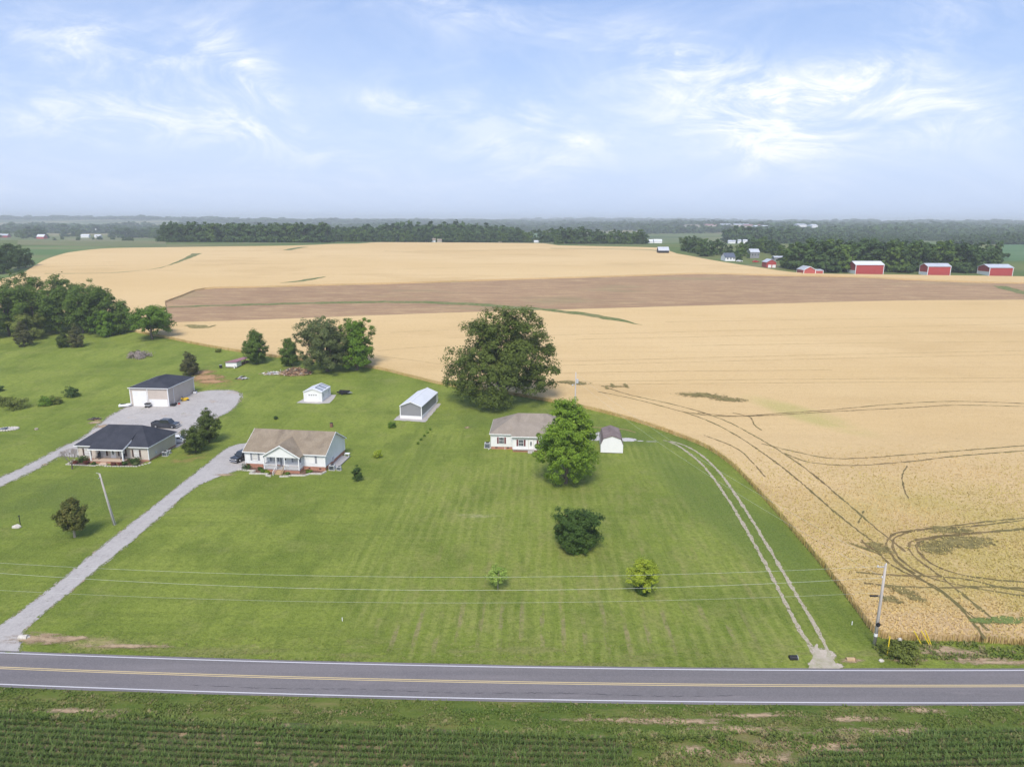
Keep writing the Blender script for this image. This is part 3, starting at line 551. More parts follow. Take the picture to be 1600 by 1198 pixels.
near_tracks = [
 [(940, 603), (985, 617), (1040, 629), (1100, 645), (1150, 665), (1200, 693), (1260, 733), (1320, 783), (1365, 822), (1400, 850), (1415, 862)],
 [(935, 612), (985, 622), (1040, 636), (1090, 651), (1140, 674), (1190, 706), (1240, 744), (1300, 796), (1345, 832), (1385, 860), (1395, 866)],
 [(1090, 645), (1150, 650), (1215, 646), (1300, 640), (1400, 631), (1500, 627), (1640, 632)],
 [(1060, 642), (1120, 650), (1200, 649), (1300, 643), (1420, 637), (1500, 633), (1640, 636)],
 [(1190, 693), (1240, 705), (1290, 715), (1340, 716), (1420, 710), (1500, 704), (1640, 693)],
 [(1225, 708), (1265, 722), (1335, 727), (1420, 721), (1500, 712), (1640, 701)],
 [(1640, 806), (1560, 813), (1500, 820), (1430, 828), (1398, 834), (1386, 846), (1388, 860), (1410, 885), (1440, 905), (1475, 928), (1510, 955), (1545, 985)],
 [(1640, 822), (1560, 829), (1480, 836), (1430, 844), (1420, 855), (1432, 872), (1460, 893), (1500, 925), (1530, 950), (1555, 968)],
 [(1640, 808), (1520, 822), (1440, 828), (1402, 838), (1395, 850), (1402, 868), (1424, 888), (1455, 903), (1500, 914), (1560, 925), (1640, 936)],
 [(1640, 824), (1520, 834), (1450, 842), (1433, 852), (1440, 868), (1470, 888), (1520, 901), (1580, 908), (1640, 912)],
 [(1338, 894), (1400, 899), (1450, 900), (1510, 905), (1570, 919), (1640, 927)],
 [(1350, 911), (1420, 917), (1480, 918), (1550, 917), (1640, 922)],
 [(1345, 846), (1370, 862), (1395, 884), (1430, 902), (1470, 922), (1510, 960), (1540, 998)],
 [(1350, 798), (1343, 812), (1341, 818)], [(1418, 728), (1410, 742), (1412, 762), (1419, 779)],
 [(1345, 843), (1360, 860)], [(1395, 866), (1400, 878), (1430, 896)],
 [(1145, 645), (1172, 652), (1178, 663), (1190, 672)],
 [(1100, 680), (1150, 700), (1180, 727), (1195, 745)]]
mbT = MB()
for i, t in enumerate(near_tracks):
    P = tracks(t); wd = .40 if i < 13 else .24
    ribbon_mb(mbT, P, (lambda tt, wd=wd: wd*(.7+.5*math.sin(tt*37+i)**2)), .874+.003*i, .12, i)
mbT.build('wheel_tracks', MT['track'])['kind'] = 'structure'
for i, (px, py, rx, ry_, ang) in enumerate(((1092, 617, 5.5, 2.0, -.1), (1110, 619, 4, 1.6, -.2), (1140, 624.5, 4.2, 1.7, -.1), (885, 597, 3, 1.4, 0), (903, 599, 3, 1.4, 0), (1462, 857, 2.6, 1.5, .5), (1478, 850, 3.3, 1.5, .15), (1505, 845, 4, 1.7, .1), (1528, 848, 2.6, 1.2, .1), (1452, 856, 1.6, 1.6, .8), (1485, 829, 3.4, 1.1, 0), (1470, 826, 2, .8, 0), (1515, 852, 2, 1, .4),
        (1377, 858, 1.6, 1.2, -.6), (1408, 923, 2.0, 1.0, -.5), (1392, 937, 1.4, .8, -.4), (1366, 851, 1.2, .7, 0), (1354, 858, 2.6, .35, -.9), (1430, 935, 1.2, .8, -.5), (957, 603, .6, 2.2, 0), (978, 603, .6, 2.0, .1), (948, 606, .5, 1.4, 0), (960, 604, 3.5, .6, 0))):
    patch('lodged_wheat', px, py, rx, ry_, .935+.002*i, MT['olivep'], ang, h=.85)
patch('green_patch', 1545, 970, 1.8, .55, .95, MT['greenp'], .05, h=.85); patch('green_patch', 1572, 969, 2.2, .7, .955, MT['greenp'], .05, h=.85)
mbF = MB()
for i, (a, b, c, d) in enumerate(((860, 565, 1640, 547), (870, 571, 1640, 553), (900, 601, 1640, 596), (900, 596, 1640, 590), (1080, 540, 1640, 533), (900, 530, 1640, 517), (590, 548, 700, 540), (590, 556, 700, 571), (700, 528, 1640, 505), (1040, 503, 1640, 495), (860, 583, 1300, 578), (610, 520, 700, 516), (300, 415, 480, 412), (500, 400, 900, 402), (630, 420, 1000, 414), (40, 418, 200, 415))):
    P = pxs([(a, b), ((a+c)/2, (b+d)/2-.8), (c, d)], 3, .85); ribbon_mb(mbF, P, .42 if b > 500 else .8, .870+.001*i, .12, i)
mbF.build('thin_wheel_tracks', MT['track_far'])['kind'] = 'structure'
# driveways
dl = [(-60, 1012), (0, 977), (50, 941), (100, 903), (140, 869), (175, 841), (228, 800), (278, 760), (318, 729), (345, 707), (362, 697), (385, 692), (400, 694)]
dr = [(400, 728), (384, 732), (368, 736), (340, 746), (306, 761), (265, 795), (250, 808), (200, 851), (150, 891), (110, 925), (72, 955), (40, 984), (34, 995), (32, 1006), (29, 1020), (0, 1019.5), (-60, 1018)]
sheet('driveway', pxs(dl, 1)+pxs(dr, 1), .05, MT['gravel'], .13, 9)
MT['spill'] = mat('gravel_spill', (.40, .37, .34), [dict(tex=noise(2.5, det=5, ro=.8), lo=.4, hi=.6, col=(.50, .46, .42), fac=.6), dict(tex=noise(.5, det=5, off=(5, 5, 0)), lo=.5, hi=.6, col=(.36, .26, .16), fac=.7)], rough=.95, alpha=dict(s=1.3, det=8, ro=.85, lo=.49, hi=.56))
MT['grassedge'] = mat('grass_creeping_over_gravel', (.12, .165, .03), [dict(tex=noise(2.5, det=5, ro=.8), lo=.4, hi=.6, col=(.19, .22, .05), fac=.6)], rough=.95, alpha=dict(s=1.5, det=8, ro=.85, lo=.50, hi=.56))
for nm, q, k in (('gravel_spill', dl, 1), ('gravel_spill', dr, 2)):
    P_ = pxs(q, .6); ribbon(nm, P_, .45, .056, MT['spill'], .12, k); ribbon('grass_edge', P_, .45, .062, MT['grassedge'], .12, k+5)
cl = [((a[0]+b[0])/2, (a[1]+b[1])/2) for a, b in (((0, 977), (30, 1000)), ((50, 941), (72, 955)), ((100, 903), (120, 916)), ((140, 869), (165, 878)), ((175, 841), (205, 847)), ((228, 800), (262, 797)), ((278, 760), (308, 760)), ((318, 729), (345, 744)))]
ribbon('drive_crown', pxs(cl, 1), .8, .058, mat('dusty_drive_crown', (.27, .25, .21), [dict(tex=noise(2, det=5), lo=.4, hi=.6, col=(.24, .24, .15), fac=.8)], rough=.95, alpha=dict(s=.8, det=8, ro=.85, vs=(1, 1, 1), lo=.54, hi=.80)), .15, 3)
yl = [(-60, 768), (0, 746), (50, 723), (100, 697), (124, 686), (148, 668), (170, 651), (190, 640), (204, 634), (262, 625), (312, 612), (340, 609.5), (361, 610), (373, 613), (377, 618), (374, 628), (361, 641), (340, 653), (330, 662), (320, 673), (300, 688), (285, 696), (262, 702)]
yr = [(235, 716), (110, 714), (96, 712), (50, 737), (0, 760.5), (-60, 786)]
sheet('gravel_yard', pxs(yl, 1)+pxs(yr, 2), .05, MT['gravel'], .22, 10)
for i, q in enumerate((yl, yr[2:])):
    P_ = pxs(q, .8); ribbon('gravel_spill', P_, .9, .058, MT['spill'], .2, 20+i); ribbon('grass_edge', P_, .8, .064, MT['grassedge'], .2, 25+i)
rutL = pxs([(1043, 689), (1060, 697), (1080, 711), (1100, 729), (1122, 757), (1152, 803), (1190, 870), (1225, 938), (1250, 985), (1270, 1015), (1282, 1040)], .5)
rutR = pxs([(1036, 688), (1062, 693), (1090, 707), (1117, 730), (1142, 762), (1182, 824), (1230, 905), (1262, 958), (1285, 1000), (1300, 1030)], .5)
ribbon('track_rut', rutL, lambda t: .42+.25*math.sin(t*60)**2*.6, .05, MT['rut'], .12, 11)
ribbon('track_rut', rutR, lambda t: .42+.25*math.sin(t*50)**2*.6, .05, MT['rut'], .12, 12)
sheet('gravel_apron', [q for q in pxs([(1264, 1044), (1267, 1032), (1272, 1018), (1276, 1006), (1284, 1024), (1290, 1026), (1292, 1010), (1300, 1026), (1312, 1044)], .4)]+[at(1312, 1045.5), at(1264, 1045.5)], .056, MT['rutsolid'], .10, 13)
patch('gravel_patch', 1272, 1038, .5, .4, .05, MT['rutpatch']); patch('gravel_patch', 1307, 1040, .6, .35, .052, MT['rutpatch']); patch('gravel_patch', 1286, 1022, 1.0, .9, .054, MT['rutpatch'])
for i, (px, py, rx, ry_) in enumerate(((921, 680, 2.2, 2.4), (930, 684, 1.4, 1.6), (980, 687, 1.5, 1.0), (1000, 689, .6, .2), (1018, 690, 1.0, .12))):
    patch('gravel_patch', px, py, rx, ry_, .05+.002*i, MT['gravelp'])
ribbon('worn_path', pxs([(905, 665), (935, 668), (975, 671), (993, 676)], 1), .35, .045, MT['soil'], .1, 3)
patch('bare_patch', 730, 668, .8, .8, .05, MT['dirt'])
for i, (px, py, rx, ry_) in enumerate(((322, 590, 4.5, 3), (316, 582, 3, 2.4), (330, 596, 4, 1.8), (165, 666, 3, 1.6), (150, 660, 2, 1.2), (70, 726, .8, .5), (352, 742, 2.4, .7), (1330, 1032, 1.5, .5), (1560, 1035, 6, .5), (1500, 1020, 4, .9), (1470, 1017, 3, 1.1), (1520, 1030, 5, .4), (1420, 1030, 2.2, 1.0), (1440, 1109, 2.6, .5), (1330, 1123, 4, .5), (1180, 1118, 5, .35), (1000, 1125, 9, .35), (1060, 1128, 5, .5), (130, 1111, 5, .5), (1420, 1142, 3, .6), (1280, 1160, 7, 1.6), (1350, 1150, 5, 1.2), (1180, 1185, 4, .8), (1080, 1175, 3, .8), (1150, 1140, 5, .6), (56, 998, 3.5, 1.2), (85, 1000, 3, .9), (110, 998, 2.4, .6), (200, 1010, 5, .5), )):
    patch('bare_patch', px, py, rx, ry_, .055+.002*i, MT['orange'] if i < 3 else MT['dirt'])
# ------------------------------------------------------------------ trees
def leaves(rng, cen, rad, dirs, n, ls, flat=.75, up=.35):
    """n leaf quads round every clump centre"""
    k = len(cen); c = np.repeat(cen, n, 0); r = np.repeat(rad, n)[:, None]; d = np.repeat(dirs, n, 0); m = k*n
    o = rng.normal(size=(m, 3)); o /= np.linalg.norm(o, axis=1, keepdims=True); o *= rng.random((m, 1))**.45
    p = c+o*r*np.array([1, 1, flat]); nrm = o*.8+d*.6+rng.normal(size=(m, 3))*.38+np.array([0, 0, up+.12]); nrm /= np.linalg.norm(nrm, axis=1, keepdims=True)
    a = np.cross(nrm, rng.normal(size=(m, 3))); a /= np.linalg.norm(a, axis=1, keepdims=True)+1e-9; b = np.cross(nrm, a)
    s = ls*(.6+.8*rng.random((m, 1))); a *= s*.5; b *= s*.34
    v = np.stack([p-a, p+b, p+a, p-b], 1).reshape(-1, 3); return v, np.arange(m*4).reshape(-1, 4)
def crown_pts(rng, lobes, nc, cr, inner=.45, zmin=None):
    """clump centres spread through a set of lobes (cx,cy,cz,rx,ry,rz)"""
    w = np.array([l[3]*l[4]+l[3]*l[5] for l in lobes]); w = w/w.sum(); cen = []; dr = []
    ctr = np.mean([l[:3] for l in lobes], 0)
    while len(cen) < nc:
        l = lobes[rng.choice(len(lobes), p=w)]; d = rng.normal(size=3); d /= np.linalg.norm(d)
        if d[2] < -.5 and rng.random() < .5: continue
        q = inner+(1-inner)*rng.random()**.55; p = np.array(l[:3])+d*q*np.array(l[3:6])
        if zmin is not None and p[2] < zmin: continue
        e = p-ctr; cen.append(p); dr.append(e/(np.linalg.norm(e)+1e-6))
    cen = np.array(cen); return cen, cr*(.65+.7*rng.random(nc)), np.array(dr)
def lobes_for(kind, H, W, base, rng):
    h = H-base; c = base+h/2
    if kind == 'cone': return [(0, 0, base+h*t, W/2*w*(1+rng.uniform(-.08, .08)), W/2*w*(1+rng.uniform(-.08, .08)), h*.15) for t, w in ((.12, .80), (.25, .92), (.40, .90), (.55, .74), (.70, .55), (.84, .36), (.93, .16))]
    if kind == 'egg': return [(rng.uniform(-.04, .04)*W, rng.uniform(-.04, .04)*W, base+h*t, W/2*w*.92, W/2*w*.92, h*.19) for t, w in ((.18, .80), (.34, 1.0), (.50, .98), (.64, .82), (.77, .60), (.87, .36))]
    out = [(0, 0, c, W*.30, W*.30, h*.36)]+([(W*.26*math.cos(k*1.3), W*.26*math.sin(k*1.3), base+h*.16, W*.22, W*.22, h*.15) for k in range(5)] if base < .08*H else []); n = {'oak': 13, 'round': 8, 'spread': 10}[kind]
    for i in range(n):
        t = 2*math.pi*i/n*1.618*2+rng.uniform(-.3, .3); z = -.72+1.42*((i+.5)/n); rr = math.sqrt(max(.08, 1-z*z*.85))
        s = {'oak': .20, 'round': .22, 'spread': .20}[kind]*(.8+.45*rng.random()); q = (.5-s*.85)*rr*(.85+.25*rng.random())
        out.append((W*q*math.cos(t), W*q*math.sin(t), c+h*(.5-s*.6)*z, W*s, W*s, h*s*.85))
    return out
def tree(name, px, py, H, W, kind, leafm, label, cat='tree', group=None, base=.12, nc=120, nl=90, ls=.45, cr=None, seed=1, barkm='bark', trunk_r=None, zmin=None, lobes=None, Y=None, limbs=7, twist=0, core=True):
    rng = np.random.default_rng(seed); rnd = random.Random(seed); P = at(px, py) if Y is None else along(px, Y)
    root = empty(name, P, 0, label, cat, group); b = H*base
    LB = lobes or lobes_for(kind, H, W, b, rng); cr = cr or W*.085
    cen, rad, d = crown_pts(rng, LB, nc, cr, zmin=zmin if zmin is not None else b*.6)
    v, f = leaves(rng, cen, rad, d, nl, ls)
    if core:   # inner foliage so that only the rim lets light through
        cen2, rad2, d2 = crown_pts(rng, [(l[0]*.8, l[1]*.8, l[2], l[3]*.7, l[4]*.7, l[5]*.8) for l in LB], max(8, nc//5), cr*1.2, .0, zmin=b*.6)
        v2, f2 = leaves(rng, cen2, rad2, d2, max(8, int(nl*.5)), ls*1.5); f = np.concatenate([f, f2+len(v)]); v = np.concatenate([v, v2])
    np_obj('crown', v, f, MT[leafm], root)
    mb = MB(); tr = trunk_r or max(.06, W*.028); top = b+(H-b)*.55
    mb.tube([(0, 0, -.2), (0, 0, b*.15), (rnd.uniform(-.02, .02)*W, 0, b), (rnd.uniform(-.04, .04)*W, rnd.uniform(-.04, .04)*W, top)], [tr*1.5, tr*1.1, tr, tr*.35], 8)
    for i in range(limbs):
        e = cen[rnd.randrange(len(cen))]; z0 = b*.8+(top-b)*rnd.uniform(.0, .5)
        mb.tube([(0, 0, z0), (e[0]*.5+rnd.uniform(-.03, .03)*W, e[1]*.5+rnd.uniform(-.03, .03)*W, z0*.45+e[2]*.55), tuple(e)], [tr*.5, tr*.28, tr*.08], 5)
    mb.build('trunk', MT[barkm], root, True); return root
# the four trees on the open lawn and the big ones by the field edge
tree('oak_tree', 785, 631, 26.5, 28, 'oak', 'oak', 'huge broad dark green oak behind the small white house', base=.07, nc=460, nl=125, ls=.46, cr=1.65, seed=5, trunk_r=.75, zmin=.8, limbs=14,
     lobes=[(x*.93, y, z, rx*.93, ry, rz) for x, y, z, rx, ry, rz in ((0, 0, 12, 9, 8, 8), (-1, 0, 21, 6.6, 6, 4.6), (6, -1, 20.5, 5.2, 5, 4), (-7.0, 0, 18.6, 4.6, 5, 3.2), (10.5, 0, 15.5, 3.8, 4, 3.6), (-12, -1, 12.5, 4.2, 4, 3.4), (12.5, 0, 9.5, 3.2, 4, 3.2), (-6, -4, 11, 6, 5, 5), (5, -4, 13, 6, 5, 5), (-13.3, 0, 5.8, 3.2, 4, 3.0), (-9, -5, 5, 3.6, 4, 3.2), (8, -3, 6, 4, 4, 3.4), (12.6, 1, 5.0, 2.6, 3, 2.2), (0, -6, 7, 5, 4, 4.5), (-2, -7, 2.6, 4.5, 3, 2.2), (1, 6, 13, 8, 6, 7), (3.0, -2, 24.2, 2.8, 2.5, 2), (-14.5, 0, 9, 1.8, 2, 1.6), (6.5, 0, 23.2, 3.2, 3, 2.2), (13.6, 0, 13.5, 2.2, 2.5, 2.4), (9.5, 0, 20, 1.8, 2, 1.5))])
tree('maple_tree', 884, 755, 16.2, 13.4, 'egg', 'maple', 'tall bright green leafy tree in front of the small white house', base=.05, nc=340, nl=110, ls=.32, cr=.88, seed=6, trunk_r=.3, zmin=.4)
tree('round_tree', 902, 856, 7.2, 7.6, 'round', 'dark', 'round dark green tree alone on the lawn below the tall bright tree', base=.06, nc=230, nl=100, ls=.25, cr=.66, seed=27, trunk_r=.14, zmin=.25)
tree('sapling', 778, 920, 3.5, 3.2, 'egg', 'pale', 'tiny pale green sapling with a thin forked trunk on the front lawn', base=.30, nc=60, nl=44, ls=.18, cr=.36, seed=8, barkm='paleb', trunk_r=.055, core=False, zmin=1.1)
yl_ = tree('young_tree', 1005, 926, 4.9, 5.3, 'egg', 'lime', 'small yellow-green bushy tree near the two-track drive and the road', base=.16, nc=110, nl=60, ls=.20, cr=.46, seed=9, trunk_r=.07, zmin=.5)
tree('magnolia_tree', 117, 839, 6.4, 5.0, 'egg', 'magnolia', 'small glossy dark tree with a pale trunk between the drives', base=.19, nc=120, nl=60, ls=.28, cr=.55, seed=10, barkm='paleb', trunk_r=.16, zmin=1.2)
tree('cedar_tree', 297, 586, 7.4, 6.2, 'cone', 'cedar', 'brownish green cedar behind the tan metal shop', base=.04, nc=120, nl=70, ls=.30, cr=.62, seed=11, zmin=.3)
tree('broad_conifer', 401, 568, 10.6, 8.2, 'egg', 'wood', 'dense dark green cone tree right of the maroon roofed coop', base=.04, nc=150, nl=80, ls=.38, cr=.85, seed=12, zmin=.3)
tree('small_tree', 452, 572, 8.8, 7.0, 'egg', 'wood', 'bright green small tree above the brush pile', base=.05, nc=110, nl=70, ls=.36, cr=.8, seed=13, zmin=.3)
tree('grey_oak', 512, 580, 19.5, 17.5, 'oak', 'greyoak', 'large grey-green spreading tree beside the brush pile', base=.06, nc=280, nl=95, ls=.42, cr=1.2, seed=14, trunk_r=.5, zmin=.6, limbs=10)
tree('bright_oak', 558, 578, 18.5, 11.5, 'oak', 'bright', 'tall vivid green tree growing against the right of the grey-green one', base=.06, nc=230, nl=90, ls=.42, cr=1.05, seed=15, trunk_r=.4, zmin=.5)
tree('lone_tree', 238, 530, 13.5, 16.5, 'spread', 'bright', 'lone bright green tree between the dark wood and the wheat', base=.10, nc=170, nl=90, ls=.48, cr=1.35, seed=16, trunk_r=.4)
tree('pine_tree', 306, 706, 6.6, 5.6, 'round', 'pine', 'lower yellow-green pine beside the white car', base=.05, nc=130, nl=80, ls=.25, cr=.60, seed=17, zmin=.3)
tree('pine_tree', 327, 691, 7.6, 5.8, 'egg', 'pine', 'taller dark pine right behind the lower pine by the driveway', base=.05, nc=130, nl=80, ls=.25, cr=.60, seed=18, zmin=.3)
# the wood on the left, each tree of its own
for i, (px, py, H, W, k, m, lab) in enumerate((
    (-30, 528, 21, 20, 'oak', 'wood', 'big dark tree half cut off at the left frame edge of the near wood'),
    (15, 524, 22, 16, 'oak', 'wood', 'tall tree at the left of the near wood behind the brown cedar'),
    (58, 522, 21.5, 16, 'oak', 'wood', 'tall dark tree in the near wood above the light green bush'),
    (95, 520, 19.5, 15, 'oak', 'wood', 'dark tree in the near wood behind the pair of cedars'),
    (130, 520, 20, 14, 'oak', 'wood', 'rounded tree right of centre in the near wood'),
    (160, 521, 20.5, 15, 'spread', 'wood', 'tallest tree at the right end of the near wood'),
    (188, 520, 14, 10, 'spread', 'wood', 'outermost low tree where the near wood meets the wheat'),
    (35, 505, 23, 17, 'oak', 'wood', 'tree in the back row of the near wood, left'),
    (85, 502, 21, 17, 'oak', 'wood', 'tree in the back row of the near wood, middle'),
    (135, 506, 19, 16, 'oak', 'wood', 'tree in the back row of the near wood, right'),
    (45, 530, 11, 12, 'round', 'olivebush', 'light green low tree at the foot of the near wood'),
    (165, 525, 10.5, 9, 'round', 'bright', 'bright low tree at the right foot of the near wood'))):
    tree('woodland_tree', px, py, H, W, k, m, lab, base=.05, nc=130 if i < 10 else 70, nl=80, ls=.55, cr=1.55 if i < 10 else 1.1, seed=40+i, zmin=.5, limbs=4, group='trees of the near wood')
for i, (px, py, H, W, lab) in enumerate(((38, 541, 8.4, 7.0, 'brown-green cedar standing alone before the left of the near wood'), (99, 543, 6.2, 4.0, 'narrow dark cedar, left of the touching pair'), (121, 542, 7.4, 5.6, 'round greyish cedar, right of the touching pair'))):
    tree('cedar_tree', px, py, H, W, 'cone', 'cedar' if i != 1 else 'pine', lab, base=.03, nc=90, nl=60, ls=.34, cr=.62, seed=60+i, zmin=.2, limbs=2, group='cedars before the near wood')
for i, (px, py, H, W, lab) in enumerate(((0, 428, 17, 12, 'leftmost dark tree of the far clump at the frame edge'), (14, 424, 19, 11, 'tallest tree of the far clump by the green pasture'), (28, 420, 16, 9, 'middle tree of the far clump by the green pasture'), (41, 418, 14, 9, 'rightmost tree of the far clump by the green pasture'))):
    tree('woodland_tree', px, py, H, W, 'oak', 'farleaf', lab, base=.03, nc=70, nl=60, ls=.8, cr=1.5, seed=70+i, zmin=.5, limbs=2, group='far clump at the left')
# bushes
def bush(px, py, H, W, m, lab, seed, cat='bush', name='bush', group=None, nc=36, nl=50, ls=.2, k='round'):
    return tree(name, px, py, H, W, k, m, lab, cat, group, base=.02, nc=nc, nl=nl, ls=ls, cr=W*.15, seed=seed, zmin=.08, trunk_r=.04, limbs=3)
bush(27, 638, 3.3, 6.4, 'olivebush', 'largest round bush of the row on the left lawn', 80, ls=.28); bush(4, 634, 2.8, 4.5, 'olivebush', 'bush cut by the frame edge beside the largest round bush', 81, ls=.28)
bush(73, 633, 2.6, 3.8, 'bright', 'green bush left of the touching pair on the left lawn', 82, ls=.25); bush(87, 631, 2.5, 3.6, 'olivebush', 'green bush right of the touching pair on the left lawn', 83, ls=.25)
bush(112, 620, 3.0, 4.2, 'dark', 'dark round bush nearest to the tan shop', 84, ls=.25); bush(0, 611, 2, 2.5, 'dark', 'small dark bush at the frame edge above the bush row', 85)
bush(217, 558, 2.0, 7.5, 'twig', 'low grey brushy thicket on the upper left lawn', 86, 'shrub', 'thicket', ls=.35); bush(341, 550, 1.3, 2.2, 'olivebush', 'small weed clump at the wheat edge left of the coop', 87)
bush(590, 715, 2.0, 2.0, 'lime', 'small lime green shrub right of the white ranch house', 88, 'shrub', 'shrub'); bush(559, 751, 3.0, 2.3, 'dark', 'dark green upright shrub on the lawn below the lime shrub', 89, 'shrub', 'shrub', k='egg')
bush(612, 668, 1.8, 1.9, 'bright', 'small green shrub at the front corner of the grey carport', 90, 'shrub', 'shrub'); bush(431, 655, 1.1, 1.0, 'dark', 'tiny dark shrub between ranch roof and small white garage', 91, 'shrub', 'shrub', nc=14)
bush(1407, 1025, 1.7, 4.2, 'olivebush', 'tangled weedy bush beside the yellow guards at the roadside', 92, ls=.22, nc=60); bush(1392, 1018, 1.5, 2.6, 'olivebush', 'low weeds between the roadside pole and the yellow guard', 93, ls=.2)
bush(1003, 927, 1.0, 2.2, 'dark', 'dark green sprouts round the foot of the yellow-green tree', 94, 'shrub', 'shrub', ls=.14); bush(903, 862, 1.3, 2.6, 'bright', 'light green sprouts at the foot of the round dark tree', 95, 'shrub', 'shrub', ls=.16)
for i, (px, py) in enumerate(((653, 694), (658, 688), (663, 682), (668, 677), (672, 672))): bush(px, py, .7, .8, 'bright', 'seedling in the short row right of the grey carport', 100+i, 'seedling', 'seedling', 'seedlings in a row on the lawn', nc=8, nl=14, ls=.14)
# bare twiggy shrub beside the dark roofed house
def bare_shrub():
    root = empty('bare_shrub', at(113, 733), 0, 'leafless grey twiggy tree at the corner of the dark roofed house', 'shrub'); rnd = random.Random(3); mb = MB(); mt = MB()
    mt.tube([(0, 0, -.1), (.05, 0, .8), (0, 0, 1.5)], [.16, .12, .09], 7)
    def grow(p, d, l, r, n):
        q = p+d*l; mb.tube([p, q], [r, r*.6], 4, False)
        if n == 0: return
        for _ in range(3): grow(q, (d+Vector((rnd.uniform(-.75, .75), rnd.uniform(-.75, .75), rnd.uniform(-.1, .5)))).normalized(), l*.72, r*.62, n-1)
    for k in range(8):
        t = k*.785; grow(Vector((0, 0, 1.1)), Vector((math.cos(t)*.7, math.sin(t)*.7, 1)).normalized(), 1.15, .05, 4)
    mt.build('trunk', MT['bark'], root); mb.build('twigs', MT['twig'], root)
bare_shrub()
# ------------------------------------------------------------------ shared woodland trees for the distance
def proto_tree(seed, leafm, nc, nl, ls, kind='oak', W=.8):
    rng = np.random.default_rng(seed); LB = lobes_for(kind, 1, W, .04, rng)+[(.22*math.cos(k*1.05), .22*math.sin(k*1.05), .16, .2, .2, .14) for k in range(6)]; cen, rad, d = crown_pts(rng, LB, nc, .10, .35, zmin=.02)
    v, f = leaves(rng, cen, rad, d, nl, ls); return v, f
def proto_obj(seed, leafm, kind='oak'):
    v, f = proto_tree(seed, leafm, 75, 26, .085, kind); me = np_obj('crown', v, f, MT[leafm]); mb = MB()
    mb.tube([(0, 0, -.02), (0, 0, .1), (.01, .01, .6)], [.035, .025, .01], 6)
    for k in range(4): mb.tube([(0, 0, .12), (.15*math.cos(k*1.6), .15*math.sin(k*1.6), .38)], [.012, .005], 4)
    tr = mb.build('trunk', MT['bark']); m1, m2 = me.data, tr.data
    bpy.data.objects.remove(me); bpy.data.objects.remove(tr); return m1, m2
PR = [proto_obj(200+i, 'farleaf' if i % 3 else 'wood', ('oak', 'round', 'spread')[i % 3]) for i in range(6)]
def far_tree(px, Y, H, lab, group, w=1.0, k=0, rz=0.0, py=None, cat='tree'):
    P = along(px, Y) if py is None else at(px, py)
    root = empty('distant_tree', P, rz, lab, cat, group); root.scale = (H*w, H*w, H); c, t = PR[k % 6]
    for n, me in (('crown', c), ('trunk', t)):
        o = bpy.data.objects.new(n, me); COL.objects.link(o); o.parent = root
    return root
rn = random.Random(11)
# front row of the big wood behind the wheat crest
for i in range(44):
    px = 262+i*5.9+rn.uniform(-2, 2); far_tree(px, 790+rn.uniform(-12, 14), rn.uniform(20, 25)-(3 if px < 275 else 0), 'tree in the front row of the dense wood behind the wheat crest', 'front row of the dense wood', rn.uniform(.9, 1.15), i+rn.randrange(3), rn.uniform(0, 6))
for i in range(22):
    px = 870+i*6.3+rn.uniform(-2, 2); far_tree(px, 770+rn.uniform(0, 30), rn.uniform(13, 20)*(1.1 if px < 915 else .92), 'tree in the row behind the wheat, left of the dark barn', 'tree row left of the dark barn', rn.uniform(.9, 1.2), i+rn.randrange(3), rn.uniform(0, 6))
for i in range(42):
    px = 512+i*8.6+rn.uniform(-3, 3); far_tree(px, 860+rn.uniform(-25, 50), rn.uniform(14, 20), 'tree in the broken row round the far village houses', 'trees round the far village', rn.uniform(.9, 1.3), i+rn.randrange(3), rn.uniform(0, 6))
for i, (px, py, H, w) in enumerate(((1070, 392, 14.5, .9), (1078, 393, 15.5, .9), (1087, 395, 15, 1), (1096, 397.5, 14.5, .95), (1104, 400.5, 16, 1.1), (1120, 398, 14, 1.2))):
    far_tree(px, 0, H, ('left end tree', 'second tree', 'third tree', 'fourth tree', 'trunk-baring tree', 'low right end tree')[i]+' of the dark clump right of the black barn', 'clump right of the black barn', w, i, i, py=py)
BR_T = [(1232, 421, 15, 1.0), (1247, 424, 15, 1.1), (1262, 425, 12.5, 1.1), (1272, 424, 20, 1.2), (1290, 427, 18, 1.1), (1303, 427, 19, 1.0), (1316, 427, 14, 1.1), (1330, 424, 17, 1.1), (1345, 422, 18, 1.0), (1360, 422, 18, 1.1), (1376, 424, 17, 1.1), (1390, 427, 16, 1.0), (1402, 427, 18, 1.1), (1413, 428, 15, .95), (1424, 426, 18, 1.1), (1436, 425, 17.5, 1.0), (1450, 424, 16, 1.1), (1466, 424, 17.5, 1.1), (1480, 427, 15, 1.1), (1497, 428, 17, 1.0), (1510, 428, 16, 1.1), (1522, 427, 14, 1.0), (1535, 426, 14, 1.1), (1548, 424, 12, 1.0)]
for i, (px, py, H, w) in enumerate(BR_T): far_tree(px, 0, H*1.2, 'tree in the dark belt right behind the red barns', 'tree belt behind the red barns', w, i*5+i//2, i*1.3, py=py-2.5)
for i, (px, py, H, w) in enumerate(((1148, 405, 8, 1.2), (1158, 400, 12, 1.2), (1166, 397, 11, 1.2), (1180, 392, 14, 1.2), (1192, 394, 15, 1.1), (1205, 396, 13, 1.2), (1138, 398, 9, 1.2), (1172, 403, 6, 1.3), (1214, 399, 11, 1.3), (1155, 408, 5, 1.3))):
    far_tree(px, 0, H, 'tree round the farmhouses between the black barn and the red barns', 'trees round the farmhouses', w, i*2+1, i, py=py)
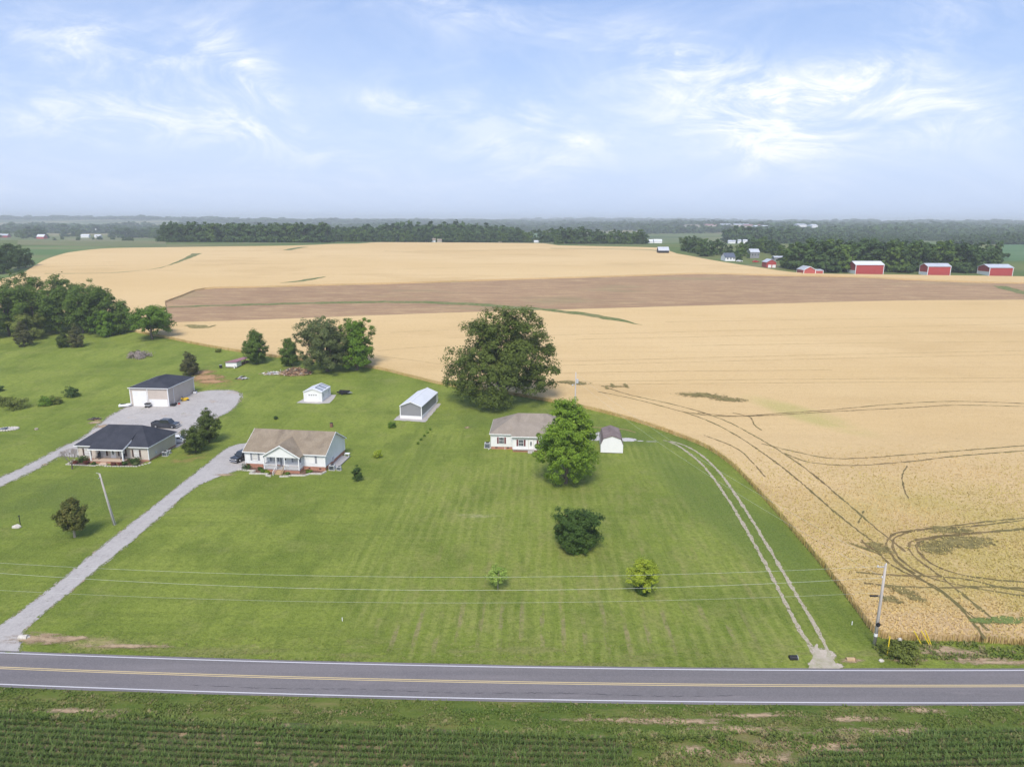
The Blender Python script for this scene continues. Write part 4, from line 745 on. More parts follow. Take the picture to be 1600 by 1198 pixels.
for i, (px, Y, H, w) in enumerate(((45, 1330, 20, 1.3), (62, 1340, 26, 1.6), (72, 1360, 24, 1.4), (20, 1420, 17, 1.4), (108, 1500, 18, 1.5), (124, 1520, 20, 1.6), (131, 1500, 17, 1.2), (196, 1400, 24, 1.6), (206, 1420, 23, 1.5), (216, 1440, 21, 1.5), (228, 1430, 22, 1.5), (240, 1430, 23, 1.4), (250, 1420, 22, 1.4), (180, 1480, 15, 1.3), (2, 1380, 18, 1.5), (36, 1450, 15, 1.3), (258, 1380, 24, 1.4))):
    far_tree(px, Y, H, 'tree standing by the farms beyond the left pasture', 'trees beyond the left pasture', w, i, i*.7)
for i, (px, Y) in enumerate(((152, 1240), (161, 1235), (163, 1236), (129, 1180), (128, 1130), (200, 1090), (207, 1080), (211, 1085), (92, 1120), (253, 1060), (182, 1260), (104, 1250))):
    far_tree(px, Y, 5+(i*7 % 4), 'small dark bush dotted on the dry left pasture', 'bushes dotted on the left pasture', 1.5, i, i, cat='bush')
for i in range(16):
    px = 800+i*16+rn.uniform(-5, 5); far_tree(px, 2320+rn.uniform(-40, 40), rn.uniform(20, 32), 'tree in the hedge line across the far green fields', 'hedge line across the green fields', 1.4, i, i)
# masses of far woodland
def canopy(name, regs, seed, lab, nc=8, nl=6, ls=.30, H=(14, 22)):
    rng = np.random.default_rng(seed); protos = [proto_tree(seed+i, None, nc, nl, ls, ('round', 'oak')[i % 2], 1.0) for i in range(6)]; V = []; Fs = []; b = 0
    for (p0, p1, y0, y1, sp) in regs:
        tx0, tx1 = ray(p0, 420), ray(p1, 420); s0, s1 = tx0[0]/tx0[1], tx1[0]/tx1[1]; y = y0
        while y < y1:
            step = sp*(1+(y-y0)/2500); x = s0*y+rng.uniform(0, step)
            while x < s1*y:
                if rng.random() < .92:
                    v, f = protos[rng.integers(6)]; h = rng.uniform(*H)*(1+.25*math.sin(x/70)*math.sin(y/90)); a = rng.uniform(0, 6.28); ca, sa = math.cos(a), math.sin(a); yy = y+rng.uniform(-.5, .5)*step; wx = h*.95*max(1, step/16)
                    q = np.stack([(v[:, 0]*ca-v[:, 1]*sa)*wx+x, (v[:, 0]*sa+v[:, 1]*ca)*wx+yy, v[:, 2]*h+float(hills(x, yy))-.5], 1); V.append(q); Fs.append(f+b); b += len(q)
                x += step*rng.uniform(.7, 1.3)
            y += step*.9
    o = np_obj(name, np.concatenate(V), np.concatenate(Fs), MT['farleaf']); tag(o, lab, 'wood', kind='stuff'); return o
canopy('dense_wood', [(268, 505, 805, 1050, 12), (300, 700, 1080, 1350, 15)], 301, 'dense dark green wood behind the wheat crest, left of centre', 22, 12, .17, (18, 24))
canopy('village_wood', [(500, 815, 930, 1150, 14), (640, 790, 1500, 1700, 20)], 302, 'dark wood round the far village in the middle distance', 18, 10, .2, (20, 27))
canopy('hillside_wood', [(1215, 1560, 500, 560, 15), (1180, 1420, 980, 1150, 17), (1480, 1660, 1000, 1150, 17), (1190, 1660, 1250, 1400, 18)], 303, 'nearer part of the hazy wood covering the right hillside behind the red barns', 20, 12, .18, (12, 17))
canopy('hillside_wood', [(1170, 1660, 1500, 2500, 22), (1130, 1680, 2550, 4600, 40)], 304, 'farther hazy wood along the right skyline', 9, 7, .30, (15, 24))
canopy('skyline_wood', [(300, 1160, 2500, 2900, 30), (560, 1080, 3100, 3500, 34), (-60, 240, 1900, 2050, 26), (60, 240, 2500, 2700, 30), (-60, 150, 2300, 2450, 28), (230, 320, 1900, 2150, 24), (1000, 1140, 1900, 2100, 24), (1130, 1240, 1000, 1500, 18)], 305, 'hazy blue-green belts of wood below the skyline', 9, 7, .30, (16, 26))
canopy('skyline_wood', [(-80, 1700, 4300, 4700, 60), (-80, 1700, 5600, 6000, 80), (300, 900, 3800, 4100, 50), (-80, 1700, 7200, 7700, 110)], 306, 'palest woods on the last hills under the sky', 8, 6, .34, (20, 32))
# ------------------------------------------------------------------ standing crops and grass tufts
def inpoly(P, x, y):
    P = np.array([(p[0], p[1]) for p in P]); ins = np.zeros(len(x), bool); j = len(P)-1
    for i in range(len(P)):
        xi, yi = P[i]; xj, yj = P[j]
        c = ((yi > y) != (yj > y)) & (x < (xj-xi)*(y-yi)/(yj-yi+1e-12)+xi); ins ^= c; j = i
    return ins
def blades(name, x, y, z, h, w, m, rng, n=3, lean=.5, lab=None, cat=None, bend=True):
    """n bent leaf blades rising from every (x,y,z)"""
    k = len(x); X = np.repeat(np.stack([x, y, z], 1), n, 0); H = np.repeat(h, n)*(.7+.6*rng.random(k*n)); a = rng.random(k*n)*2*np.pi
    d = np.stack([np.cos(a), np.sin(a), np.zeros(k*n)], 1); s = np.stack([-np.sin(a), np.cos(a), np.zeros(k*n)], 1)*(w*(.6+.8*rng.random((k*n, 1))))*.5; L_ = lean*(.4+rng.random((k*n, 1)))
    H = H[:, None]; up = np.array([[0, 0, 1.]]); mid = X+up*H*.65+d*H*L_*.45; tip = X+up*H*(.9 if bend else 1)+d*H*L_*1.2
    v = np.stack([X-s, X+s, mid+s*.9, mid-s*.9, tip+s*.15, tip-s*.15], 1).reshape(-1, 3); i = np.arange(k*n)*6
    f = np.concatenate([np.stack([i, i+1, i+2, i+3], 1), np.stack([i+3, i+2, i+4, i+5], 1)]); o = np_obj(name, v, f, m); o['kind'] = 'stuff'
    if lab: o['label'] = lab; o['category'] = cat
    return o
rg = np.random.default_rng(77)
def wheat_tufts():
    n = 230000; x = rg.uniform(25, 150, n); y = rg.uniform(64, 150, n); keep = inpoly(WP, x, y) & (rg.random(n) < np.clip(1.05-(y-64)/75, 0, 1)*np.clip((y*1.0+22-x)/25, 0, 1)); x, y = x[keep], y[keep]
    for P, w in TRK:
        P = np.array([(p[0], p[1]) for p in P])[::1]
        for q in P[(P[:, 1] < 152) & (P[:, 0] < 150)]:
            k = (x-q[0])**2+(y-q[1])**2 > .36**2; x, y = x[k], y[k]
    z = np.interp(y, BY, BZ)+.80
    blades('wheat_ears', x, y, z, rg.uniform(.10, .26, len(x)), .13, MT['wheat_stalk'], rg, 2, .6, 'loose ears standing up over the near wheat', 'wheat')
    P = pxs(wheat_near, .12); X = []; Y = []
    for p in P:
        if abs(p.x) < 140:
            for _ in range(2 if p.y < 170 else 1): X.append(p.x+rg.uniform(-.18, .18)); Y.append(p.y+rg.uniform(-.18, .18))
    X = np.array(X); Y = np.array(Y); blades('wheat_fringe', X, Y, np.interp(Y, BY, BZ), rg.uniform(.75, 1.05, len(X)), .10, MT['wheat_stalk'], rg, 2, .12, 'upright stalks along the cut edge of the wheat', 'wheat', False)
wheat_tufts()
def corn():
    X = []; Y = []; Z = []
    for poly, xr in ((cornA, (-62, 11)), (cornB, (24, 62))):
        for r in range(16):
            xs = np.arange(xr[0], xr[1], .17); xs = xs+rg.uniform(-.06, .06, len(xs)); ys = np.array([ry(a) for a in xs])-8.1-r*.76-(0 if xr[0] < 0 else .3)-xs*(.012 if xr[0] < 0 else -.03)+rg.uniform(-.05, .05, len(xs))
            k = inpoly(poly, xs, ys) & (rg.random(len(xs)) < .93); X.append(xs[k]); Y.append(ys[k])
    X = np.concatenate(X); Y = np.concatenate(Y); g = np.sin(X*.13+Y*.5)*.5+np.sin(X*.31-Y)*.3
    keep = g+rg.random(len(X))*1.3 > -.25; X = X[keep]; Y = Y[keep]; g = g[keep]
    blades('young_corn', X, Y, np.full(len(X), .04), np.clip(.55+.16*g+rg.uniform(-.08, .08, len(X)), .3, .9),   .06, MT['corn'], rg, 7, .7, 'rows of knee-high young corn in the bottom foreground', 'corn')
corn()
def weeds():
    def scatter(n, x0, x1, f, hmin, hmax, w, nm, m, lab, poly=None, nb=3, lean=.7):
        x = rg.uniform(x0, x1, n); y = f(x, n)
        if poly is not None: k = inpoly(poly, x, y); x, y = x[k], y[k]
        c = np.sin(x*.9+y*1.3)+np.sin(x*.37-y*2.1)+rg.random(len(x))*1.5; k = c > .1; x, y = x[k], y[k]
        blades(nm, x, y, np.interp(y, BY, BZ)+.03, rg.uniform(hmin, hmax, len(x)), w, m, rg, nb, lean, lab, 'grass')
    yr_ = np.vectorize(ry)
    scatter(26000, -62, 62, lambda x, n: yr_(x)-3.1-rg.random(n)**.8*5.2, .06, .20, .09, 'verge_grass', MT['weed'], 'short rough grass on the near verge of the road')
    scatter(9000, -62, 62, lambda x, n: yr_(x)-7.6-.6*np.sin(x*.2)*.3+rg.normal(0, .30, n)-np.where(x < 0, x*.012, 0), .15, .42, .12, 'weedy_margin', MT['weed'], 'taller weeds between the verge and the corn')
    scatter(15000, 8, 62, lambda x, n: rg.uniform(48, 56, n), .10, .34, .10, 'rough_grass', MT['weed'], 'yellowish rough grass between the two corn plots', [(9.5, 44), (10, 55.4), (30, 56), (60, 56), (62, 54.5), (38, 52.8), (26, 49), (24, 44)])
    scatter(2600, 42, 66, lambda x, n: rg.uniform(66.6, 72, n), .10, .38, .10, 'ditch_weeds', MT['weed'], 'tall weeds below the wheat at the right roadside', [(41.5, 71.5), (44, 71), (66, 71.3), (66, 68), (42, 67.6)])
    scatter(6000, -53.5, 27, lambda x, n: yr_(x)+2.95+rg.random(n)**1.6*4.5, .03, .09, .06, 'far_verge_grass', MT['weed'], 'short grass on the far verge of the road')
weeds()
# ------------------------------------------------------------------ haze
def haze():
    mb = MB(); mb.box(-9200, -400, -1, 9200, 9300, 95); m = bpy.data.materials.new('thin_haze'); m.use_nodes = True; nt = m.node_tree; nt.nodes.clear()
    o = nt.nodes.new('ShaderNodeOutputMaterial'); v = nt.nodes.new('ShaderNodeVolumePrincipled'); v.inputs['Color'].default_value = (.90, .97, .98, 1); v.inputs['Density'].default_value = HAZE; v.inputs['Anisotropy'].default_value = .0
    nt.links.new(v.outputs[0], o.inputs['Volume']); h = mb.build('haze', m); h['kind'] = 'stuff'
HAZE = .00022
haze()
# ------------------------------------------------------------------ buildings
def wall_front(y=0.0): return lambda u, v, w: (u, y-w, v)
def wall_right(W): return lambda u, v, w: (W+w, u, v)
def wall_left(): return lambda u, v, w: (-w, u, v)
def window(root, P, u, v, w, h, sh=None, pane='glass', mull=True, swd=.38, frame='trim'):
    mb = MB(); t = .07
    mb.pbox(P, u-t, v-t, .0, u, v+h+t, .06); mb.pbox(P, u+w, v-t, .0, u+w+t, v+h+t, .06); mb.pbox(P, u, v+h, .0, u+w, v+h+t, .06); mb.pbox(P, u, v-t, .0, u+w, v, .08)
    if mull:
        mb.pbox(P, u, v+h*.48, .0, u+w, v+h*.52, .045)
        for k in (1, 2): mb.pbox(P, u+w*k/3-.012, v, .0, u+w*k/3+.012, v+h*.48, .040); mb.pbox(P, u+w*k/3-.012, v+h*.52, .0, u+w*k/3+.012, v+h, .040)
    f = mb.build('window', MT[frame], root); g = MB(); g.pbox(P, u, v, .0, u+w, v+h, .025); g.build('pane', MT[pane], f)
    if sh:
        for a in (u-t-.02-swd, u+w+t+.02):
            s = MB(); s.pbox(P, a, v-.05, 0, a+swd, v+h+.05, .035)
            for k in range(int(h/.14)): s.pbox(P, a+.05, v+.02+k*.14, .035, a+swd-.05, v+.09+k*.14, .05)
            s.build('shutter', MT[sh], root)
    return f
def door(root, P, u, v, w, h, m='door_w', knob=True, glass=None):
    mb = MB(); mb.pbox(P, u, v, 0, u+w, v+h, .05)
    for a, b in ((.1, .45), (.52, .92)):
        for c, d in ((.12, .46), (.54, .88)): mb.pbox(P, u+w*c, v+h*a, .05, u+w*d, v+h*b, .065)
    o = mb.build('door', MT[m], root)
    if knob: k = MB(); k.pbox(P, u+w*.86, v+h*.46, .05, u+w*.92, v+h*.49, .12); k.build('handle', MT['metal'], o)
    if glass:
        c = [P(u+w*.5+w*.18*math.cos(t*math.pi/6), v+h*.56+h*.26*math.sin(t*math.pi/6), .07) for t in range(12)]; g = MB(); g.prism(c, tuple(np.subtract(P(0, 0, .03), P(0, 0, 0)))); g.build('pane', MT['glass'], o)
    return o
def frame_of(root, P, u, v, w, h, t=.08, m='trim', name='door_frame'):
    mb = MB(); mb.pbox(P, u-t, v, 0, u, v+h+t, .04); mb.pbox(P, u+w, v, 0, u+w+t, v+h+t, .04); mb.pbox(P, u, v+h, 0, u+w, v+h+t, .04); return mb.build(name, MT[m], root)
def hip_solid(x0, y0, x1, y1, z, zr, inx=None, iny=None, along_x=True, th=.16):
    mb = MB(); a = [(x0, y0, z), (x1, y0, z), (x1, y1, z), (x0, y1, z)]; b = [(p[0], p[1], z-th) for p in a]
    if along_x: r = [(x0+inx, (y0+y1)/2, zr), (x1-inx, (y0+y1)/2, zr)]
    else: r = [((x0+x1)/2, y0+iny, zr), ((x0+x1)/2, y1-iny, zr)]
    fs = [(0, 1, 9, 8), (1, 2, 9), (2, 3, 8, 9), (3, 0, 8)] if along_x else [(0, 1, 8), (1, 2, 9, 8), (2, 3, 9), (3, 0, 8, 9)]
    fs += [(4, 7, 6, 5), (0, 4, 5, 1), (1, 5, 6, 2), (2, 6, 7, 3), (3, 7, 4, 0)]; return mb.add(a+b+r, fs)
def fascia(root, x0, y0, x1, y1, z, m='trim', t=.03, h=.17):
    mb = MB(); mb.box(x0-t, y0-t, z-h, x1+t, y0, z+.01); mb.box(x0-t, y1, z-h, x1+t, y1+t, z+.01); mb.box(x0-t, y0, z-h, x0, y1, z+.01); mb.box(x1, y0, z-h, x1+t, y1, z+.01); return mb.build('fascia', MT[m], root)
def gable_profile(D, h, hr, base=0): return [(0, base), (D, base), (D, h), (D/2, hr), (0, h)]
def roof_gable_x(x0, x1, D, h, hr, ov=.3, th=.14):
    s = (hr-h)/(D/2); z0 = h-s*ov; P = [(-ov, z0), (D/2, hr), (D+ov, z0), (D+ov, z0-th), (D/2, hr-th), (-ov, z0-th)]; P = [(a, b+th) for a, b in P]
    mb = MB(); n = len(P); A = [(x0, a, b) for a, b in P]; B = [(x1, a, b) for a, b in P]
    return mb.add(A+B, [(i, (i+1) % n, n+(i+1) % n, n+i) for i in range(n)]+[(0, 1, 4, 5), (1, 2, 3, 4), (n, n+1, n+4, n+5), (n+1, n+2, n+3, n+4)])
def roof_gable_y(x0, x1, y0, y1, h, hr, ov=.3, th=.14):
    c = (x0+x1)/2; s = (hr-h)/((x1-x0)/2); z0 = h-s*ov; P = [(x0-ov, z0), (c, hr), (x1+ov, z0), (x1+ov, z0-th), (c, hr-th), (x0-ov, z0-th)]; P = [(a, b+th) for a, b in P]
    mb = MB(); n = len(P); A = [(a, y0, b) for a, b in P]; B = [(a, y1, b) for a, b in P]
    return mb.add(A+B, [(i, (i+1) % n, n+(i+1) % n, n+i) for i in range(n)]+[(0, 1, 4, 5), (1, 2, 3, 4), (n, n+1, n+4, n+5), (n+1, n+2, n+3, n+4)])
def rake_y(root, x0, x1, y, h, hr, ov=.3, th=.14, m='trim', d=.05, name='rake_trim'):
    c = (x0+x1)/2; s = (hr-h)/((x1-x0)/2); z0 = h-s*ov; mb = MB()
    for a, b in (((x0-ov, z0), (c, hr)), ((c, hr), (x1+ov, z0))): mb.prism([(a[0], y, a[1]+th+.01), (b[0], y, b[1]+th+.01), (b[0], y, b[1]-.10), (a[0], y, a[1]-.10)], (0, -d, 0))
    return mb.build(name, MT[m], root)
def rake_x(root, x, D, h, hr, d, ov=.3, th=.14, m='trim'):
    s = (hr-h)/(D/2); z0 = h-s*ov; mb = MB()
    for a, b in (((-ov, z0), (D/2, hr)), ((D/2, hr), (D+ov, z0))): mb.prism([(x, a[0], a[1]+th+.01), (x, b[0], b[1]+th+.01), (x, b[0], b[1]-.10), (x, a[0], a[1]-.10)], (d, 0, 0))
    return mb.build('rake_trim', MT[m], root)
def corner_trim(root, pts, z0, z1, m='trim', s=.07):
    for x, y in pts: mb = MB(); mb.box(x-s, y-s, z0, x+s, y+s, z1); mb.build('corner_trim', MT[m], root)
def ac_unit(x, y, z, rz, label, s=1.0, group=None):
    r = empty('air_conditioner', (x, y, z), rz, label, 'air conditioner', group); mb = MB(); mb.box(-.5*s, -.4*s, .05, .5*s, .4*s, .95*s); mb.build('casing', MT['acgrey'], r, bevel=.03)
    g = MB(); g.box(-.42*s, -.43*s, .15, .42*s, -.40*s, .85*s); g.build('grille', MT['glass'], r); t = MB(); t.tube([(0, 0, .95*s), (0, 0, .99*s)], .34*s, 14); t.build('fan', MT['black'], r)
    p = MB(); p.box(-.6*s, -.5*s, -.1, .6*s, .5*s, .05); p.build('pad', MT['concrete'], r)
def w2(root_xyz, rz, x, y): return (root_xyz[0]+x*math.cos(rz)-y*math.sin(rz), root_xyz[1]+x*math.sin(rz)+y*math.cos(rz))
# --- dark roofed cream house
def dark_house():
    O = (-88.75, 132.6, 0); rz = R(-4); r = empty('ranch_house', O, rz, 'cream ranch house with dark slate hip roof and brown shutters', 'house'); W, D, h = 15.0, 9.9, 3.15
    m = MB(); m.box(0, 0, .35, W, D, h-.12); m.build('wall', MT['w_cream'], r)
    m = MB(); m.box(.03, .03, -.3, W-.03, D-.03, .35); m.build('foundation', MT['brick'], r)
    hip_solid(-.45, -.45, W+.45, D+.45, h, 6.15, 4.3).build('roof', MT['r_dark'], r); fascia(r, -.45, -.45, W+.45, D+.45, h)
    # porch under its own forward hip
    x0, x1, y0 = 3.9, 10.9, -2.0
    m = MB(); a = [(x0-.2, y0-.1, h-.12), (x1+.2, y0-.1, h-.12), (x1+.2, 3.2, 5.15), (x0-.2, 3.2, 5.15)]; b = [(p[0], p[1], p[2]-.16) for p in a]
    m.add(a+b, [(0, 1, 2, 3), (7, 6, 5, 4), (0, 4, 5, 1), (1, 5, 6, 2), (2, 6, 7, 3), (3, 7, 4, 0)]); m.build('porch_roof', MT['r_dark'], r)
    m = MB(); m.box(x0-.23, y0-.16, h-.32, x1+.23, y0-.1, h-.08); m.prism([(x1+.2, y0-.1, h-.32), (x1+.2, .8, 3.75), (x1+.2, 1.0, 4.15), (x1+.2, y0-.1, h-.07)], (.05, 0, 0)); m.build('fascia', MT['trim'], r)
    m = MB(); m.box(x0, y0, -.3, x1, -.01, .52); m.build('porch_base', MT['brick'], r); m = MB(); m.box(x0-.05, y0-.08, .52, x1+.05, 0, .60); m.build('porch_floor', MT['porchtan'], r)
    for x in (x0+.12, x1-.12): m = MB(); m.box(x-.11, y0+.02, .6, x+.11, y0+.24, h-.3); m.build('porch_post', MT['trim'], r)
    m = MB(); m.box(6.1, -2.9, -.2, 7.7, y0-.08, .20); m.box(6.3, -2.5, .2, 7.5, y0-.08, .38); m.build('front_steps', MT['porchtan'], r)
    F_ = wall_front()
    for u, v in ((1.5, .95), (4.95, 1.05), (9.0, 1.05), (12.0, .95)): window(r, F_, u, v, .95, 1.45, 'sh_brown', 'blind')
    door(r, F_, 7.05, .6, .95, 2.1, glass=True); frame_of(r, F_, 7.05, .6, .95, 2.1)
    corner_trim(r, [(0, 0), (W, 0), (W, D)], .35, h-.15); m = MB(); m.box(W+.02, 2.2, .9, W+.22, 2.6, 1.4); m.build('meter_box', MT['acgrey'], r)
    m = MB(); P = [(-.6, -.6), (-.3, -3.2), (5.8, -3.5), (6, -3.1), (7.8, -3.1), (8, -3.5), (14.2, -3.1), (15.6, -1.2), (15.6, -.2)]
    for a, b in zip(P, P[1:]): 
        n = max(1, int(math.dist(a, b)/.5))
        for k in range(n): t = k/n; x = a[0]+(b[0]-a[0])*t; y = a[1]+(b[1]-a[1])*t; m.box(x-.2, y-.12, -.05, x+.2, y+.12, .16)
    o = m.build('bed_edging', MT['stone']); o.location = O; o.rotation_euler.z = rz; tag(o, 'low stone edging of the flower bed at the cream house', 'edging')
    def bed(x0, x1, nm):
        m = MB(); m.box(x0, -3.1, -.02, x1, -.02, .03); o = m.build(nm, MT['mulch']); o.location = O; o.rotation_euler.z = rz; o['kind'] = 'structure'
    bed(-.2, 3.85, 'flower_bed'); bed(10.95, 14.4, 'flower_bed')
    def sh(x, y, H, W_, mm, lab, sd):
        q = w2(O, rz, x, y); t = tree('shrub', 0, 0, H, W_, 'round', mm, lab, 'shrub', base=.02, nc=30, nl=40, ls=.16, cr=W_*.16, seed=sd, zmin=.08, trunk_r=.04, limbs=2, Y=100); t.location = (q[0], q[1], 0)
    sh(1.9, -1.5, 1.6, 2.6, 'dark', 'big dark green shrub under the left window of the cream house', 110); sh(12.6, -1.2, 1.5, 2.6, 'dark', 'big dark green shrub under the right window of the cream house', 111)
    sh(.8, -2.5, .8, 1.2, 'purple', 'dark red low shrub at the left end of the cream house bed', 112); sh(3.3, -2.4, .8, 1.1, 'purple', 'dark red low shrub left of the cream house steps', 113); sh(9.2, -2.8, .7, 1.2, 'purple', 'dark red low shrub against the brick porch base, right of the steps', 114); sh(10.6, -2.7, .8, 1.1, 'purple', 'dark red low shrub at the porch right corner', 117)
    sh(13.8, -2.4, .8, 1.4, 'greyoak', 'grey-green low plant at the right end of the cream house bed', 115); sh(11.3, -2.4, .9, 1.3, 'dark', 'low dark plant beside the right porch post', 116); sh(5.0, -2.7, .6, .9, 'dark', 'low plant against the brick porch base, left of the steps', 118)
    q = w2(O, rz, W+1.3, 3.6); ac_unit(q[0], q[1], 0, rz, 'white air conditioner at the right side of the cream house'); q = w2(O, rz, W+1.1, 5.2); ac_unit(q[0], q[1], 0, rz, 'smaller grey air conditioner behind the white one', .8)
    for x, lab in ((4.9, 'dark rocking chair at the left of the cream house porch'), (10.1, 'dark chair at the right of the cream house porch')):
        q = w2(O, rz, x, -1.0); c = empty('porch_chair', (q[0], q[1], .6), rz, lab, 'chair', 'porch chairs'); m = MB(); m.box(-.32, -.3, .38, .32, .3, .45); m.build('seat', MT['black'], c); m = MB(); m.prism([(-.32, .28, .45), (.32, .28, .45), (.30, .45, 1.15), (-.30, .45, 1.15)], (0, .05, 0)); m.build('backrest', MT['black'], c)
        for sx in (-.3, .3):
            for sy in (-.26, .26): m = MB(); m.tube([(sx, sy, 0), (sx, sy, .38)], .03, 6); m.build('leg', MT['black'], c)
            m = MB(); m.box(sx-.04, -.3, .62, sx+.04, .3, .66); m.build('armrest', MT['black'], c)
dark_house()
# --- tan metal shop
def shop():
    O = (-98.3, 170.3, 1.0); rz = R(-3); r = empty('metal_shop', O, rz, 'tall tan metal shop with dark hip roof and two white garage doors', 'workshop'); W, D, h = 10.0, 13.0, 4.9
    m = MB(); m.box(0, 0, .45, W, D, h-.12); m.build('wall', MT['w_tan'], r); m = MB(); m.box(.02, .02, -.8, W-.02, D-.02, .45); m.build('foundation', MT['concrete'], r)
    hip_solid(-.3, -.3, W+.3, D+.3, h, 6.6, iny=4.6, along_x=False).build('roof', MT['r_dark'], r); fascia(r, -.3, -.3, W+.3, D+.3, h)
    P = wall_front()
    def gdoor(u, w, hh):
        m = MB(); n = int(hh/.55)
        for k in range(n): m.pbox(P, u, .05+hh*k/n, 0, u+w, .05+hh*(k+1)/n-.03, .06)
        m.build('garage_door', MT['white'], r); frame_of(r, P, u, .05, w, hh, .12)
    gdoor(.75, 3.5, 3.9); gdoor(5.0, 4.6, 1.75)
    m = MB(); m.pbox(P, 4.45, 2.6, 0, 4.65, 2.8, .2); m.build('wall_lamp', MT['white'], r); m = MB(); m.tube([(W+.08, 2.5, -.5), (W+.08, 2.5, h-.2)], .06, 6); m.build('downspout', MT['trim'], r)
    corner_trim(r, [(0, 0), (W, 0), (W, D), (4.6, 0)], .1, h-.15, 'trim', .09)
    m = MB(); m.box(.5, -1.1, -.12, 5.2, -.02, .02); o = m.build('concrete_apron', MT['concrete']); o.location = O; o.rotation_euler.z = rz; o['kind'] = 'structure'
    def put(nm, x, y, lab, cat, fn, a=0):
        q = w2(O, rz, x, y); e = empty(nm, (q[0], q[1], gz(q[1])+.05), rz+a, lab, cat); fn(e)
    def lawnmower(e):
        m = MB(); m.box(-.9, -.45, .35, .55, .45, .75); m.prism([(.1, -.4, .75), (.9, -.4, .7), (1.0, -.4, .35), (.1, -.4, .35)], (0, .8, 0)); m.build('body', MT['mower_yellow'], e, bevel=.05)
        m = MB(); m.box(-.7, -.6, .12, .3, .6, .32); m.build('mower_deck', MT['mower_yellow'], e); m = MB(); m.box(-.55, -.25, .75, -.1, .25, .85); m.box(-.65, -.25, .8, -.52, .25, 1.25); m.build('seat', MT['black'], e)
        for x, rr in ((-.6, .32), (.75, .2)):
            for s in (-.45, .45): m = MB(); m.tube([(x, s-.1, rr), (x, s+.1, rr)], rr, 12); m.build('wheel', MT['rubber'], e)
        m = MB(); m.tube([(.2, 0, .7), (.05, 0, 1.1)], .03, 6); m.tube([(.05, -.2, 1.1), (.05, .2, 1.1)], .03, 6); m.build('steering_handle', MT['black'], e)
    put('riding_mower', W+1.4, 5.2, 'yellow riding mower by the right wall of the tan shop', 'mower', lawnmower, .6)
    def skiff(e):
        m = MB(); m.prism([(-1.3, -.6, .15), (1.0, -.6, .15), (1.7, 0, .3), (1.0, .6, .15), (-1.3, .6, .15)], (0, 0, .55)); m.build('hull', MT['white'], e, bevel=.1); m = MB(); m.box(-.9, -.38, .70, .5, .38, .75); m.build('cover', MT['black'], e)
    put('small_boat', -1.3, -.9, 'small white boat under a black cover at the left corner of the tan shop', 'boat', skiff, .4)
    def cart(e):
        m = MB(); m.box(-.6, -.45, .35, .6, .45, .9); m.build('body', MT['metal'], e, bevel=.06); m = MB(); m.box(-.65, -.5, .9, .65, .5, 1.1); m.build('lid', MT['black'], e)
        for s in (-.45, .45): m = MB(); m.tube([(s, -.5, .18), (s, .5, .18)], .18, 10); m.build('wheel', MT['rubber'], e)
    put('grill_cart', 4.9, -.9, 'grey wheeled cart between the two doors of the tan shop', 'cart', cart)
    def box_(mm, sx, sy, sz):
        def f(e):
            m = MB(); m.box(-sx, -sy, 0, sx, sy, sz); m.build('body', MT[mm], e, bevel=.04); m = MB(); m.box(-sx*1.05, -sy*1.05, sz, sx*1.05, sy*1.05, sz+.06); m.build('lid', MT['black'], e)
        return f
    put('storage_box', W+.8, .6, 'dark box against the front right corner of the tan shop', 'box', box_('black', .5, .3, .5)); put('bucket', W+1.5, 2.1, 'small red container along the right wall of the tan shop', 'container', box_('red', .22, .2, .35)); put('storage_box', W+.7, 1.6, 'dark low bin behind the first dark box by the tan shop', 'box', box_('black', .3, .5, .35))
    put('storage_box', W+.8, 11.8, 'white box at the far right corner of the tan shop', 'box', box_('white', .4, .4, .6))
shop()
